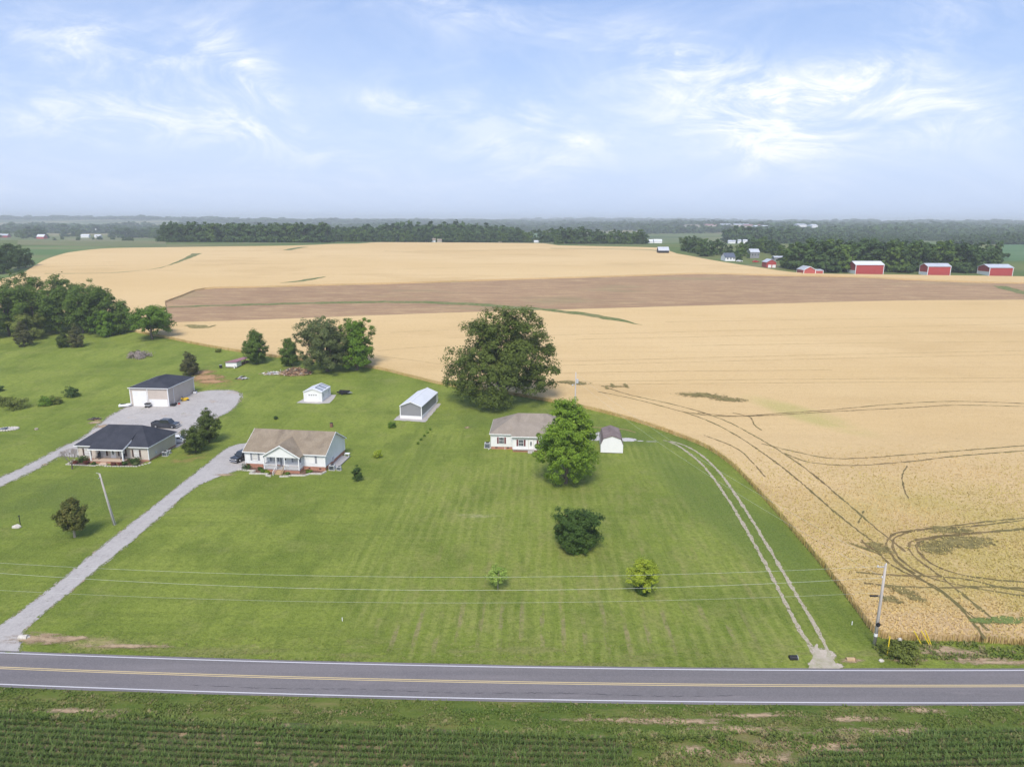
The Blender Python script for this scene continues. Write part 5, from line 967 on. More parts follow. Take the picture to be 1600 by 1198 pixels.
# --- white ranch house
def white_ranch():
    O = (-52.9, 128.5, 0); rz = R(-7); r = empty('ranch_house', O, rz, 'white ranch house with brown gable roof and a gabled front porch', 'house'); W, D, h, hr = 16.5, 10.6, 3.45, 6.35
    m = MB(); A = [(0, 0, .85), (0, D, .85), (0, D, h), (0, D/2, hr), (0, 0, h)]; m.prism(A, (W, 0, 0)); m.build('wall', MT['w_white'], r)
    m = MB(); m.box(.03, .03, -.3, W-.03, D-.03, .85); m.build('foundation', MT['brick'], r)
    roof_gable_x(-.35, W+.35, D, h, hr, .35).build('roof', MT['r_brown'], r); rake_x(r, W+.35, D, h, hr, .05, .35); rake_x(r, -.35, D, h, hr, -.05, .35)
    s = (hr-h)/(D/2); m = MB(); m.box(-.35, -.40, h-s*.35-.04, W+.35, -.35, h-s*.35+.15); m.build('gutter', MT['trim'], r)
    x0, x1, py0 = 4.7, 12.0, -1.9; hp, hpr = 3.35, 5.5; c = (x0+x1)/2; yb = (hpr-h)/s
    roof_gable_y(x0, x1, py0-.3, yb+.3, hp, hpr, .35).build('porch_roof', MT['r_brown'], r); rake_y(r, x0, x1, py0-.3, hp, hpr, .35)
    m = MB(); m.prism([(x0, py0, hp-.25), (x1, py0, hp-.25), (x1, py0, hp), (c, py0, hpr), (x0, py0, hp)], (0, .15, 0)); m.box(x0, py0+.15, hp-.25, x0+.15, 0, hp); m.box(x1-.15, py0+.15, hp-.25, x1, 0, hp); m.build('porch_gable', MT['w_white'], r)
    m = MB(); m.box(x0, py0, -.3, x1, 0, .58); m.build('porch_base', MT['brick'], r); m = MB(); m.box(x0-.03, py0-.05, .58, x1+.03, .0, .66); m.build('porch_floor', MT['deck'], r)
    for x in (x0+.1, 7.3, 9.0, x1-.1): m = MB(); m.box(x-.09, py0+.02, .66, x+.09, py0+.2, hp-.25); m.build('porch_post', MT['trim'], r)
    def rail(a, b):
        m = MB(); m.box(a[0]-.03, a[1]-.03, 1.5, b[0]+.03, b[1]+.03, 1.58); m.box(a[0]-.02, a[1]-.02, .78, b[0]+.02, b[1]+.02, .84); L_ = math.dist(a, b); n = int(L_/.15)
        for k in range(1, n): x = a[0]+(b[0]-a[0])*k/n; y = a[1]+(b[1]-a[1])*k/n; m.box(x-.025, y-.025, .84, x+.025, y+.025, 1.5)
        m.build('railing', MT['trim'], r)
    rail((x0+.2, py0+.1), (7.2, py0+.1)); rail((9.1, py0+.1), (x1-.2, py0+.1)); rail((x0+.1, py0+.2), (x0+.1, 0)); rail((x1-.1, py0+.2), (x1-.1, 0))
    m = MB()
    for k in range(5): m.box(7.4, py0-.32*(k+1), -.1, 8.9, py0-.32*k, .62-.13*(k+1))
    m.build('front_steps', MT['woodtan'], r)
    for x, mm in ((7.35, 'trim'), (8.95, 'woodtan')):
        m = MB(); m.prism([(x, py0, 1.5), (x, py0-1.75, .80), (x, py0-1.75, .72), (x, py0, 1.42)], (.07, 0, 0)); m.box(x, py0-1.8, -.1, x+.09, py0-1.7, .85)
        for k in range(5): m.box(x+.02, py0-.3-.32*k, .45-.1*k, x+.05, py0-.26-.32*k, 1.35-.13*k)
        m.build('stair_rail', MT[mm], r)
    P = wall_front()
    window(r, P, 1.55, 1.6, 1.0, 1.35, 'sh_grey', 'blind'); window(r, P, 5.6, 1.6, 1.0, 1.3, 'sh_grey', 'blind'); window(r, P, 10.1, 1.6, 1.0, 1.3, 'sh_grey', 'blind')
    f = window(r, P, 13.2, 1.6, 1.1, 1.35, None, 'door_w', False); m = MB(); m.pbox(P, 14.45, 1.55, 0, 14.83, 3.0, .05); m.build('shutter', MT['sh_grey'], r)
    door(r, P, 7.9, .66, .95, 2.1); frame_of(r, P, 7.9, .66, .95, 2.1); m = MB(); m.pbox(P, 7.25, .7, 0, 7.6, 2.6, .04); m.build('shutter', MT['sh_grey'], r)
    m = MB(); m.pbox(P, 8.2, 1.9, .07, 8.5, 2.25, .12); m.build('door_wreath', MT['black'], r)
    corner_trim(r, [(0, 0), (W, 0), (W, D)], .85, h-.1)
    m = MB()
    for u in (3.6, 13.0, 15.2): m.pbox(P, u, .35, -.02, u+.4, .55, .03)
    m.build('crawl_vent', MT['black'], r); m = MB(); m.pbox(wall_right(W), 3.5, .75, 0, 4.3, 1.6, .12); m.build('meter_box', MT['acgrey'], r)
    # deck on the right side
    m = MB(); m.box(W+.05, 1.2, .10, W+1.9, 8.6, .28); o = m.build('deck', MT['deck'], r)
    Q = [(-.7, -1.9), (3.0, -2.1), (2.5, -3.5), (6.2, -3.3), (6.2, -4.1), (7.3, -4.3)]; Q2 = [(9.0, -4.3), (10.6, -3.9), (10.9, -3.4), (13.6, -3.1), (14.2, -2.1), (16.4, -1.9), (16.8, -.5)]
    for q, lb in ((Q, 'low pale zigzag garden border left of the white ranch steps'), (Q2, 'low pale zigzag garden border right of the white ranch steps')):
        m = MB()
        for a, b in zip(q, q[1:]):
            d = Vector((b[0]-a[0], b[1]-a[1])); n = Vector((-d.y, d.x)).normalized()*.13; m.prism([(a[0]-n.x, a[1]-n.y, -.05), (b[0]-n.x, b[1]-n.y, -.05), (b[0]+n.x, b[1]+n.y, -.05), (a[0]+n.x, a[1]+n.y, -.05)], (0, 0, .35))
        o = m.build('garden_border', MT['stone']); o.location = O; o.rotation_euler.z = rz; tag(o, lb, 'edging')
    m = MB(); m.box(.2, -2.0, -.02, 4.6, -.02, .05); m.box(12.1, -1.9, -.02, 16.2, -.02, .05); m.box(2.7, -3.2, -.02, 7.2, -1.95, .04); m.box(9.2, -3.0, -.02, 13.3, -1.95, .04); o = m.build('flower_bed', MT['mulch']); o.location = O; o.rotation_euler.z = rz; o['kind'] = 'structure'
    def sh(x, y, H, W_, mm, lab, sd, cat='shrub'):
        q = w2(O, rz, x, y); t = tree('shrub', 0, 0, H, W_, 'round', mm, lab, cat, base=.02, nc=24, nl=40, ls=.14, cr=W_*.16, seed=sd, zmin=.08, trunk_r=.04, limbs=2, Y=100); t.location = (q[0], q[1], 0)
    sh(.8, -1.2, 1.3, 2.3, 'dark', 'dark round shrub at the left corner of the white ranch house', 120); sh(4.9, -2.6, .9, 1.4, 'bright', 'green plant left of the white ranch steps', 121); sh(5.8, -2.9, .8, 1.0, 'lime', 'yellow flowering plant beside the white stair rail', 122); sh(3.6, -1.2, .7, 1.2, 'dark', 'low dark plant under the left end of the ranch porch', 123)
    sh(10.0, -2.8, .6, 1.0, 'bright', 'low green plant right of the ranch steps', 124); sh(13.6, -1.0, .5, 1.6, 'bright', 'low ground plant under the right window of the ranch', 125)
    q = w2(O, rz, W+1.0, .9); ac_unit(q[0], q[1], 0, rz, 'pale air conditioner at the front right corner of the white ranch house', 1.1); q = w2(O, rz, W+2.4, .9); ac_unit(q[0], q[1], 0, rz, 'dark boxy unit right of the ranch air conditioner', .8)
    q = w2(O, rz, W+1.4, 8.2); e = empty('patio_table', (q[0], q[1], .28), rz, 'small white table at the back of the grey side deck', 'table'); m = MB(); m.box(-.5, -.4, .6, .5, .4, .66); m.build('tabletop', MT['white'], e)
    for sx in (-.4, .4):
        for sy in (-.3, .3): m = MB(); m.box(sx-.03, sy-.03, 0, sx+.03, sy+.03, .6); m.build('leg', MT['white'], e)
white_ranch()
# --- small white garage
def garage():
    O = (-55.0, 174.8, 1.2); rz = R(-6); r = empty('garage', O, rz, 'small white gabled garage with a row of four door windows', 'garage'); W, D, h, hr = 4.9, 6.2, 2.7, 3.6
    m = MB(); m.prism([(0, 0, -.4), (W, 0, -.4), (W, 0, h), (W/2, 0, hr), (0, 0, h)], (0, D, 0)); m.build('wall', MT['w_white'], r)
    roof_gable_y(0, W, -.15, D+.15, h, hr, .15, .1).build('roof', MT['r_white'], r); rake_y(r, 0, W, -.15, h, hr, .15, .1); P = wall_front()
    m = MB()
    for k in range(4): m.pbox(P, .95, .05+.52*k, 0, 3.95, .54+.52*k, .05)
    g = m.build('garage_door', MT['white'], r)
    for k in range(4): m = MB(); m.pbox(P, 1.35+k*.62, 1.72, .05, 1.65+k*.62, 1.98, .065); m.build('pane', MT['glass'], g)
    frame_of(r, P, .95, .05, 3.0, 2.08, .1); Rr = wall_right(W); window(r, Rr, .9, 1.1, .55, .95, None, 'glass', True); window(r, Rr, 4.7, 1.1, .55, .95, None, 'glass', True); door(r, Rr, 2.7, .1, .9, 2.05)
    s = (hr-h)/(W/2)
    def onroof(x0, x1, y0, y1, nm, mm, dz):
        m = MB(); z = lambda x: h+s*(W-x)+.1+dz; m.prism([(x0, y0, z(x0)), (x1, y0, z(x1)), (x1, y1, z(x1)), (x0, y1, z(x0))], (0, 0, .03)); return m.build(nm, MT[mm], r)
    onroof(W/2+.25, W-.1, 1.0, 1.4, 'roof_band', 'solar', .02); onroof(W/2+.25, W-.1, 3.4, 3.8, 'roof_band', 'solar', .02); onroof(W/2+.25, W-.1, 5.6, 5.9, 'roof_band', 'solar', .02); onroof(W/2+.25, W/2+.4, 1.4, 5.6, 'roof_band', 'solar', .015)
    onroof(W/2+.5, W-.3, 1.5, 3.3, 'roof_panel', 'skylight', .01); onroof(W/2+.5, W-.3, 3.9, 5.5, 'roof_panel', 'skylight', .01); corner_trim(r, [(0, 0), (W, 0), (W, D)], 0, h-.05, s=.06)
    sheet('concrete_pad', [w2(O, rz, a, b) for a, b in ((-1.5, -1.6), (4.5, -1.8), (7.2, -.8), (7.0, 3.0), (6.4, 6.4), (4, 6.4), (-.3, 6.2))], .06, MT['gravel'])
    sheet('concrete_pad', [w2(O, rz, a, b) for a, b in ((.8, -1.4), (4.1, -1.4), (4.1, .05), (.8, .05))], .09, MT['concrete'])
    q = w2(O, rz, 8.2, 7.6); e = empty('utility_trailer', (q[0], q[1], gz(q[1])+.05), R(-10), 'dark flatbed trailer behind the small white garage', 'trailer')
    m = MB(); m.box(-1.7, -.9, .45, 1.4, .9, .58); m.box(-1.7, -.93, .58, 1.4, -.88, .85); m.box(-1.7, .88, .58, 1.4, .93, .85); m.build('bed', MT['black'], e); m = MB(); m.prism([(1.4, -.7, .45), (2.6, 0, .45), (1.4, .7, .45)], (0, 0, .08)); m.build('drawbar', MT['metal'], e)
    for s_ in (-1, 1): m = MB(); m.tube([(-.2, s_*.95, .33), (-.2, s_*1.15, .33)], .33, 14); m.build('wheel', MT['rubber'], e)
garage()
# --- grey carport barn
def carport():
    O = (-27.4, 161.6, .6); rz = R(-9.5); r = empty('carport', O, rz, 'long grey and white metal carport with a white gable roof', 'carport'); W, D, h, hr = 5.4, 14.4, 3.2, 4.3
    m = MB(); m.prism([(0, 0, .75), (W, 0, .75), (W, 0, h), (W/2, 0, hr), (0, 0, h)], (0, .06, 0)); m.box(0, .06, .75, .05, D-2.6, h); m.box(W-.05, .06, .75, W, D-1.2, h); m.build('wall', MT['w_grey'], r)
    m = MB(); m.box(-.03, -.03, -.5, W+.03, .07, .75); m.box(-.03, .07, -.5, .06, D, .75); m.box(W-.06, .07, -.3, W+.03, D, .85); m.build('lower_wall', MT['white'], r)
    roof_gable_y(0, W, -.2, D+.2, h, hr, .15, .08).build('roof', MT['r_white'], r); rake_y(r, 0, W, -.2, h, hr, .15, .08)
    for x, y in ((0, 0), (W, 0), (0, D), (W, D), (W, D-1.2)): m = MB(); m.box(x-.10, y-.10, -.5, x+.10, y+.10, h-.02); m.build('corner_post', MT['trim'], r)
    m = MB(); m.box(W/2-.12, -.2, hr+.08, W/2+.12, D+.2, hr+.12); m.build('ridge_cap', MT['trim'], r)
    sheet('gravel_pad', blobpts_rect(O, rz, (-1.2, -1.7, W+1.4, D-1.5)), .05, MT['gravel'])
def blobpts_rect(O, rz, b, j=.15):
    rnd = random.Random(4); out = []; x0, y0, x1, y1 = b
    for a, c in (((x0, y0), (x1, y0)), ((x1, y0), (x1, y1)), ((x1, y1), (x0, y1)), ((x0, y1), (x0, y0))):
        n = int(math.dist(a, c)/.5)
        for k in range(n): t = k/n; out.append(w2(O, rz, a[0]+(c[0]-a[0])*t+rnd.uniform(-j, j), a[1]+(c[1]-a[1])*t+rnd.uniform(-j, j)))
    return out
carport()
# --- small white hip roofed house
def small_house():
    O = (-4.45, 140.2, 0); rz = R(-3); r = empty('hip_roof_house', O, rz, 'small white house with grey-brown hip roof, brick base and dark red shutters', 'house'); W, D, h = 17.4, 10.4, 3.55
    m = MB(); m.box(0, 0, .62, W, D, h-.1); m.box(4.75, -1.2, .62, 12.4, 0, h-.25); m.build('wall', MT['w_white'], r); m = MB(); m.box(.03, .03, -.3, W-.03, D-.03, .62); m.box(4.78, -1.5, -.3, 12.37, .03, .60); m.build('foundation', MT['brick'], r)
    hip_solid(-.35, -.35, W+.35, D+.35, h, 6.75, 5.9).build('roof', MT['r_tan'], r); fascia(r, -.35, -.35, W+.35, D+.35, h)
    a = [(4.4, -1.65, h-.08), (12.7, -1.65, h-.08), (12.7, 3.0, 5.45), (4.4, 3.0, 5.45)]; b = [(p[0], p[1], p[2]-.15) for p in a]; m = MB(); m.add(a+b, [(0, 1, 2, 3), (7, 6, 5, 4), (0, 4, 5, 1), (1, 5, 6, 2), (2, 6, 7, 3), (3, 7, 4, 0)]); m.build('porch_roof', MT['r_tan'], r)
    m = MB(); m.box(4.36, -1.70, h-.26, 12.74, -1.65, h-.06); m.build('fascia', MT['trim'], r)
    m = MB(); m.box(4.75, -1.75, .55, 12.4, -1.2, .64); m.build('porch_floor', MT['concrete'], r)
    P = wall_front(); window(r, P, 1.75, 1.35, 1.0, 1.35, 'sh_red', 'glass'); Q = wall_front(-1.2); window(r, Q, 6.0, 1.30, 1.0, 1.35, 'sh_red', 'glass'); door(r, Q, 8.15, .66, .95, 2.1, 'door_w', True, True); window(r, Q, 10.3, 1.3, 1.0, 1.35, 'sh_red', 'glass'); frame_of(r, Q, 8.15, .66, .95, 2.1, .1, 'creamtrim')
    m = MB(); m.box(8.0, -2.4, -.1, 9.3, -1.75, .30); m.box(8.0, -2.05, .3, 9.3, -1.75, .48); m.build('front_steps', MT['concrete'], r); corner_trim(r, [(0, 0), (4.75, -1.2), (4.75, 0)], .62, h-.2)
    m = MB(); m.tube([(-.05, -.12, h-.2), (-.05, -.12, .3), (-.6, -.5, .08)], .06, 6); m.tube([(3.0, -.08, .62), (3.0, -.12, .0)], .05, 6); m.build('downspout', MT['trim'], r); m = MB()
    for u in (.9, 3.4): m.pbox(P, u, .35, -.02, u+.5, .52, .03)
    m.build('crawl_vent', MT['black'], r)
    q = w2(O, rz, -.9, 1.0); ac_unit(q[0], q[1], 0, rz, 'boxy air conditioner at the left wall of the small white house', 1.2)
small_house()
# --- barn shaped garden shed
def shed():
    O = (18.95, 138.0, 0); rz = R(-5); r = empty('garden_shed', O, rz, 'white gambrel garden shed with mottled brown shingles', 'shed'); W, D = 4.6, 7.6
    pr = [(0, .15), (W, .15), (W, 2.3), (W-.5, 3.2), (W/2, 3.8), (.5, 3.2), (0, 2.3)]
    m = MB(); m.prism([(x, 0, z) for x, z in pr], (0, D, 0)); m.build('wall', MT['white'], r)
    o = .12; outer = [(-o, 2.0), (.42, 3.30), (W/2, 3.96), (W-.42, 3.30), (W+o, 2.0)]; inner = [(W+o-.08, 1.97), (W-.48, 3.21), (W/2, 3.82), (.48, 3.21), (-o+.08, 1.97)]
    m = MB(); n = 5
    for (a, b), (c, d) in zip(zip(outer, outer[1:]), zip(inner[::-1], inner[::-1][1:])): m.prism([(a[0], -.12, a[1]), (b[0], -.12, b[1]), (d[0], -.12, d[1]), (c[0], -.12, c[1])], (0, D+.24, 0))
    m.build('roof', MT['r_shed'], r); m = MB(); m.box(.1, .1, -.15, W-.1, .3, .15); m.box(.1, D-.3, -.15, W-.1, D-.1, .15); m.build('skid', MT['bark'], r)
    m = MB()
    for (x, z), (x2, z2) in zip(pr[2:]+pr[:1], pr[3:]+pr[:1]): pass
    corner_trim(r, [(0, 0), (W, 0)], .15, 2.1, s=.05)
shed()
# --- maroon roofed coop
def coop():
    P = at(353, 574.5); rz = R(-6); r = empty('chicken_coop', P, rz, 'low white coop with a long faded maroon tin roof', 'coop')
    m = MB(); m.box(0, 0, .35, 3.6, 3.0, 1.7); m.build('wall', MT['white'], r); m = MB(); a = [(-.2, -.3, 1.75), (3.7, -.3, 1.9), (4.4, 8.2, 1.9), (1.6, 8.2, 1.75)]; m.prism(a, (0, 0, .08)); m.build('roof', MT['r_purple'], r)
    m = MB(); m.box(.0, 0, -.1, 3.6, 3.0, .35); m.build('base', MT['bark'], r)
    for x, y in ((3.3, 3.2), (4.1, 7.8), (2.0, 7.8), (3.7, 5.5)): m = MB(); m.box(x-.08, y-.08, -.1, x+.08, y+.08, 1.8); m.build('post', MT['woodtan'], r)
    m = MB(); m.box(3.3, 3.1, .1, 3.5, 7.8, .9); m.build('run_panel', MT['rust'], r); m = MB(); m.box(2.9, -.6, -.1, 3.2, -.3, 1.0); m.build('white_post', MT['white'], r)
    Q = at(345, 575); e = empty('trash_barrel', Q, 0, 'black barrel standing left of the maroon roofed coop', 'barrel'); m = MB(); m.tube([(0, 0, -.05), (0, 0, .1), (0, 0, .95)], [.38, .4, .42], 14); m.build('drum', MT['black'], e); m = MB(); m.tube([(0, 0, .95), (0, 0, 1.0)], .44, 14); m.build('rim', MT['metal'], e)
coop()
# --- piles
def stick_pile(nm, px, py, rx, ry_, h, n, mats, lab, cat, seed, sl=1.6, mound='dirt_mound'):
    P = at(px, py); rnd = random.Random(seed); r = empty(nm, P, 0, lab, cat)
    m = MB(); m.ball((0, 0, -.1), (rx*.85, ry_*.85, h*.8), 22, 8, 0, .12, rnd); m.build('mound', MT[mound], r)
    for mm in mats:
        m = MB()
        for _ in range(n if mm != 'white' or n < 100 else n//7):
            a = rnd.uniform(0, 6.28); q = rnd.random()**.6; x, y = rx*q*math.cos(a), ry_*q*math.sin(a); z = h*(1-q*q)*rnd.uniform(.5, 1.0)+.05; d = Vector((rnd.uniform(-1, 1), rnd.uniform(-1, 1), rnd.uniform(-.25, .35))).normalized()*rnd.uniform(.3, 1)*sl
            if rnd.random() < .65: m.tube([(x, y, z), (x+d.x, y+d.y, max(.05, z+d.z))], rnd.uniform(.03, .09), 4)
            else:
                s = rnd.uniform(.15, .5); m.prism([(x-s, y-s*.5, z), (x+s, y-s*.6, z+.1), (x+s*.8, y+s*.6, z+.2), (x-s*.7, y+s*.5, z+.08)], (0, 0, .05))
        m.build({'woodtan': 'broken_boards', 'bark': 'branches', 'white': 'white_scraps', 'rust': 'rusty_scraps', 'black': 'black_scraps', 'metal': 'metal_scraps'}[mm], MT[mm], r)
MT['dirt_mound'] = mat('reddish_clay_mound', (.30, .17, .10), [dict(tex=noise(1.5, det=6, ro=.8), lo=.4, hi=.6, col=(.40, .26, .16), fac=.8), dict(tex=noise(2, det=5, off=(4, 1, 0)), lo=.5, hi=.65, col=(.13, .08, .05), fac=.7)], rough=.95, bump=noise(3, st=.9, d=.2))
stick_pile('brush_pile', 462, 584, 5.2, 2.9, 1.9, 130, ('woodtan', 'bark', 'rust', 'white'), 'brown heap of clay, brush and broken boards below the grey-green tree', 'pile', 3)
stick_pile('debris_pile', 427, 584, 3.6, 1.7, .45, 40, ('white', 'woodtan', 'metal'), 'flat scatter of white debris left of the brown heap', 'pile', 4, 1.3)
stick_pile('debris_pile', 378, 592, 1.6, 1.1, .75, 16, ('white', 'metal', 'black'), 'small heap of white scrap alone on the grass near the gravel yard', 'pile', 5, .9)
stick_pile('debris_pile', 149, 655.5, 1.5, .7, .4, 16, ('bark', 'black'), 'little dark heap at the left edge of the gravel yard', 'pile', 6, .9)
def stone_pit():
    P = at(13, 671); r = empty('stone_pit', P, .25, 'stone bordered hatch with a dark lid on the left lawn', 'well'); rnd = random.Random(4)
    m = MB()
    for k in range(22):
        t = 6.283*k/22; m.ball((2.0*math.cos(t), 1.25*math.sin(t), .15), (.3, .24, .26), 7, 5, -1, .12, rnd)
    m.build('stone_ring', MT['stone'], r); m = MB(); m.prism([(-1.6, -.9, .25), (-.1, -.9, .45), (-.1, .5, .45), (-1.6, .5, .25)], (0, 0, .1)); m.build('lid', MT['solar'], r); m = MB(); m.box(-1.7, -1.0, -.1, 1.7, 1.0, .22); m.build('base', MT['concrete'], r)
stone_pit()
def simple(nm, px, py, lab, cat, parts, rz=0, h=0):
    P = at(px, py); r = empty(nm, P+Vector((0, 0, h)), rz, lab, cat)
    for n, mm, fn in parts: m = MB(); fn(m); m.build(n, MT[mm], r, bevel=0)
    return r
rb = random.Random(9)
simple('tree_stump', 57, 671, 'pale cut stump right of the stone hatch', 'stump', [('wood', 'paleb', lambda m: m.tube([(0, 0, -.1), (0, 0, .35)], [.42, .34], 12)), ('root', 'bark', lambda m: [m.tube([(0, 0, .1), (.7*math.cos(a), .7*math.sin(a), -.05)], [.15, .05], 5) for a in (0, 1.4, 2.8, 4.2, 5.4)])])
simple('lamp_post', 32, 820, 'short dark post beside a pale rock on the lower left lawn', 'post', [('post', 'black', lambda m: m.tube([(0, 0, -.1), (0, 0, 1.5)], .06, 8)), ('cap', 'black', lambda m: m.ball((0, 0, 1.55), .13, 8, 6))])
simple('rock', 26, 824, 'pale rock lying left of the short dark post', 'rock', [('stone', 'stone', lambda m: m.ball((0, 0, .12), (.75, .5, .42), 9, 6, -1, .14, rb))])
simple('burn_barrel', 518, 667, 'rusty burn barrel on the lawn above the white ranch roof', 'barrel', [('drum', 'rust', lambda m: m.tube([(0, 0, -.05), (0, 0, 1.0)], [.36, .36], 14)), ('rim', 'black', lambda m: m.tube([(0, 0, 1.0), (0, 0, 1.04)], .37, 14))])
simple('culvert_end', 37, 997, 'pale concrete culvert end at the mouth of the long driveway', 'culvert', [('pipe', 'stone', lambda m: m.tube([(-.5, 0, .1), (.5, 0, .15)], .32, 12)), ('stone', 'stone', lambda m: m.ball((.35, .1, .05), (.35, .3, .25), 8, 5, -1, .12, rb))])
simple('culvert_end', 1240, 1029, 'dark culvert pipe end left of the two-track drive mouth', 'culvert', [('pipe', 'black', lambda m: m.tube([(-.5, 0, .15), (.35, 0, .15)], .3, 12)), ('rim', 'metal', lambda m: m.tube([(.35, 0, .15), (.42, 0, .15)], .33, 12))])
simple('culvert_end', 1329, 1031, 'orange-brown culvert lip right of the two-track drive mouth', 'culvert', [('pipe', 'woodtan', lambda m: m.tube([(-.5, 0, .1), (.4, 0, .1)], .25, 10)), ('rim', 'rust', lambda m: m.tube([(.4, 0, .1), (.46, 0, .1)], .28, 10))])
simple('rock', 1377, 1033, 'whitish rock at the roadside left of the weedy bush', 'rock', [('stone', 'stone', lambda m: m.ball((0, 0, .08), (.32, .22, .22), 8, 5, -1, .14, rb))])
simple('rock', 1405, 1003, 'whitish rock on top of the weedy bank', 'rock', [('stone', 'stone', lambda m: m.ball((0, 0, .35), (.28, .24, .25), 8, 5, -1, .14, rb))])
simple('marker_stake', 535, 970, 'tiny white survey stake on the lawn left of the mowing seams', 'stake', [('stake', 'white', lambda m: m.box(-.04, -.03, -.1, .04, .03, .5))])
simple('marker_stake', 1331, 976, 'tiny white survey stake between the two-track drive and the pole', 'stake', [('stake', 'white', lambda m: m.box(-.04, -.03, -.1, .04, .03, .5))])
# --- poles, guards and wires
def pole(px, py, H, lean, lab, extra):
    P = at(px, py) if py else Vector((px[0], px[1], gz(px[1]))); r = empty('utility_pole', P, 0, lab, 'utility pole', 'utility poles'); m = MB(); m.tube([(0, 0, -.3), (lean*.5, 0, H*.5), (lean, 0, H)], [.19, .16, .125], 12); m.build('pole', MT['polewood'], r, True); extra(r, H, lean); return P
def right_extra(r, H, l):
    m = MB(); m.box(-1.0, -.05, H-.35, .1, .05, H-.24); m.build('crossarm', MT['polewood'], r)
    for x, z in ((-.9, H-.24), (-.25, H-1.6), (.0, H)): m = MB(); m.tube([(x, -.05, z), (x, -.05, z+.22)], [.07, .04], 8); m.build('insulator', MT['lamp'], r)
    m = MB(); m.tube([(-1.35, -.05, H-3.9), (-.45, -.05, H-3.9)], .11, 8); m.build('cable_splice_case', MT['black'], r); m = MB(); m.box(-.45, -.03, H-3.93, .25, .03, H-3.87); m.build('bracket', MT['metal'], r)
    m = MB(); m.tube([(0, -.26, 2.85), (0, -.16, 2.85)], .26, 16); m.build('meter', MT['black'], r); m = MB(); m.tube([(0, 0, 1.25), (0, 0, 1.6)], .20, 12); m.build('reflector_band', MT['white'], r)
PR_ = pole(1366, 1008, 10.35, 0, 'tall weathered utility pole by the road at the right wheat corner', right_extra)
def left_extra(r, H, l):
    m = MB(); m.tube([(l*.93, -.1, H*.93), (l*.93-.05, -.5, H*.93)], .05, 6); m.tube([(l, 0, H), (l-.5, 0, H+.1)], .04, 6); m.build('bracket', MT['metal'], r); m = MB(); m.tube([(.32, 0, -.2), (l+.18, 0, H*.9)], .035, 6); m.build('guy_wire', MT['metal'], r); m = MB(); m.tube([(.1, -.16, .0), (l*.6, -.13, H*.6)], .04, 6); m.build('conduit', MT['acgrey'], r)
PL_ = pole(179, 820, 8.8, -1.25, 'pale leaning utility pole beside the long driveway', left_extra)
PMx = (14.75, 154.0)
def mid_extra(r, H, l):
    m = MB(); m.tube([(.35, -.1, H-2.3), (.35, -.1, H-1.4)], .30, 12); m.build('transformer', MT['acgrey'], r); m = MB(); m.tube([(-.1, 0, H-2.5), (-.7, -.5, H-2.6)], .04, 6); m.ball((-.75, -.55, H-2.7), .2, 8, 6); m.build('yard_lamp', MT['acgrey'], r)
    m = MB(); m.tube([(0, 0, H), (0, 0, H+.3)], [.06, .04], 8); m.build('insulator', MT['lamp'], r)
HM = 13.6
pole(PMx, None, HM, 0, 'utility pole with a grey transformer rising behind the tall bright tree', mid_extra)
def wire(a, b, sag, lab, rad=.011, n=48, grp='overhead wires along the road'):
    a, b = Vector(a), Vector(b); m = MB(); m.tube([a.lerp(b, i/n)-Vector((0, 0, 4*sag*(i/n)*(1-i/n))) for i in range(n+1)], rad, 5, False); tag(m.build('overhead_wire', MT['wire'], None, True), lab, 'wire', grp)
W0 = (-72, 74.5)
pole(W0, None, 9.2, 0, 'utility pole at the left end of the roadside wires', lambda r, H, l: None)
wire((42.3, 70.5, 10.15), W0+(8.66,), 1.97, 'topmost of the three long wires crossing the lawn', .009); wire((42.2, 70.5, 8.71), W0+(7.46,), 2.34, 'middle, brightest of the three long wires crossing the lawn'); wire((42.1, 70.5, 6.81), W0+(4.94,), 1.8, 'lowest, faintest of the three long wires crossing the lawn', .007)
m_ = Vector((PMx[0], PMx[1], gz(PMx[1])))
wire((PR_.x, PR_.y, 10.3), (m_.x, m_.y, m_.z+HM), 1.5, 'thin wire running down from the far transformer pole to the roadside pole, upper', .010, grp='service wires'); wire((PR_.x-.2, PR_.y, 8.8), (m_.x, m_.y, m_.z+HM-1.6), 1.7, 'thin wire running down from the far transformer pole to the roadside pole, lower', .010, grp='service wires')
def guard(px, py, px2, py2, H, lab):
    P = at(px, py); Q = at(px, py); d = Vector((0, 0, 1)); lx = (px2-px)/F*82
    r = empty('guy_guard', P, 0, lab, 'guy guard', 'yellow guy guards'); m = MB(); m.tube([(0, 0, .05), (lx, 0, H)], .06, 8); m.build('yellow_sleeve', MT['yellow'], r); m = MB(); m.tube([(0, 0, -.2), (0, 0, .06)], .03, 6); m.build('anchor', MT['metal'], r)
guard(1386, 1024, 1386, 993, 2.5, 'upright yellow guy guard just right of the roadside pole'); guard(1440, 1008, 1425, 986, 1.9, 'slanting yellow guy guard, left of the crossed pair'); guard(1453, 1009, 1436, 986, 2.0, 'left one of the close pair of slanting yellow guards'); guard(1455, 1008, 1442, 985, 2.0, 'right one of the close pair of slanting yellow guards')
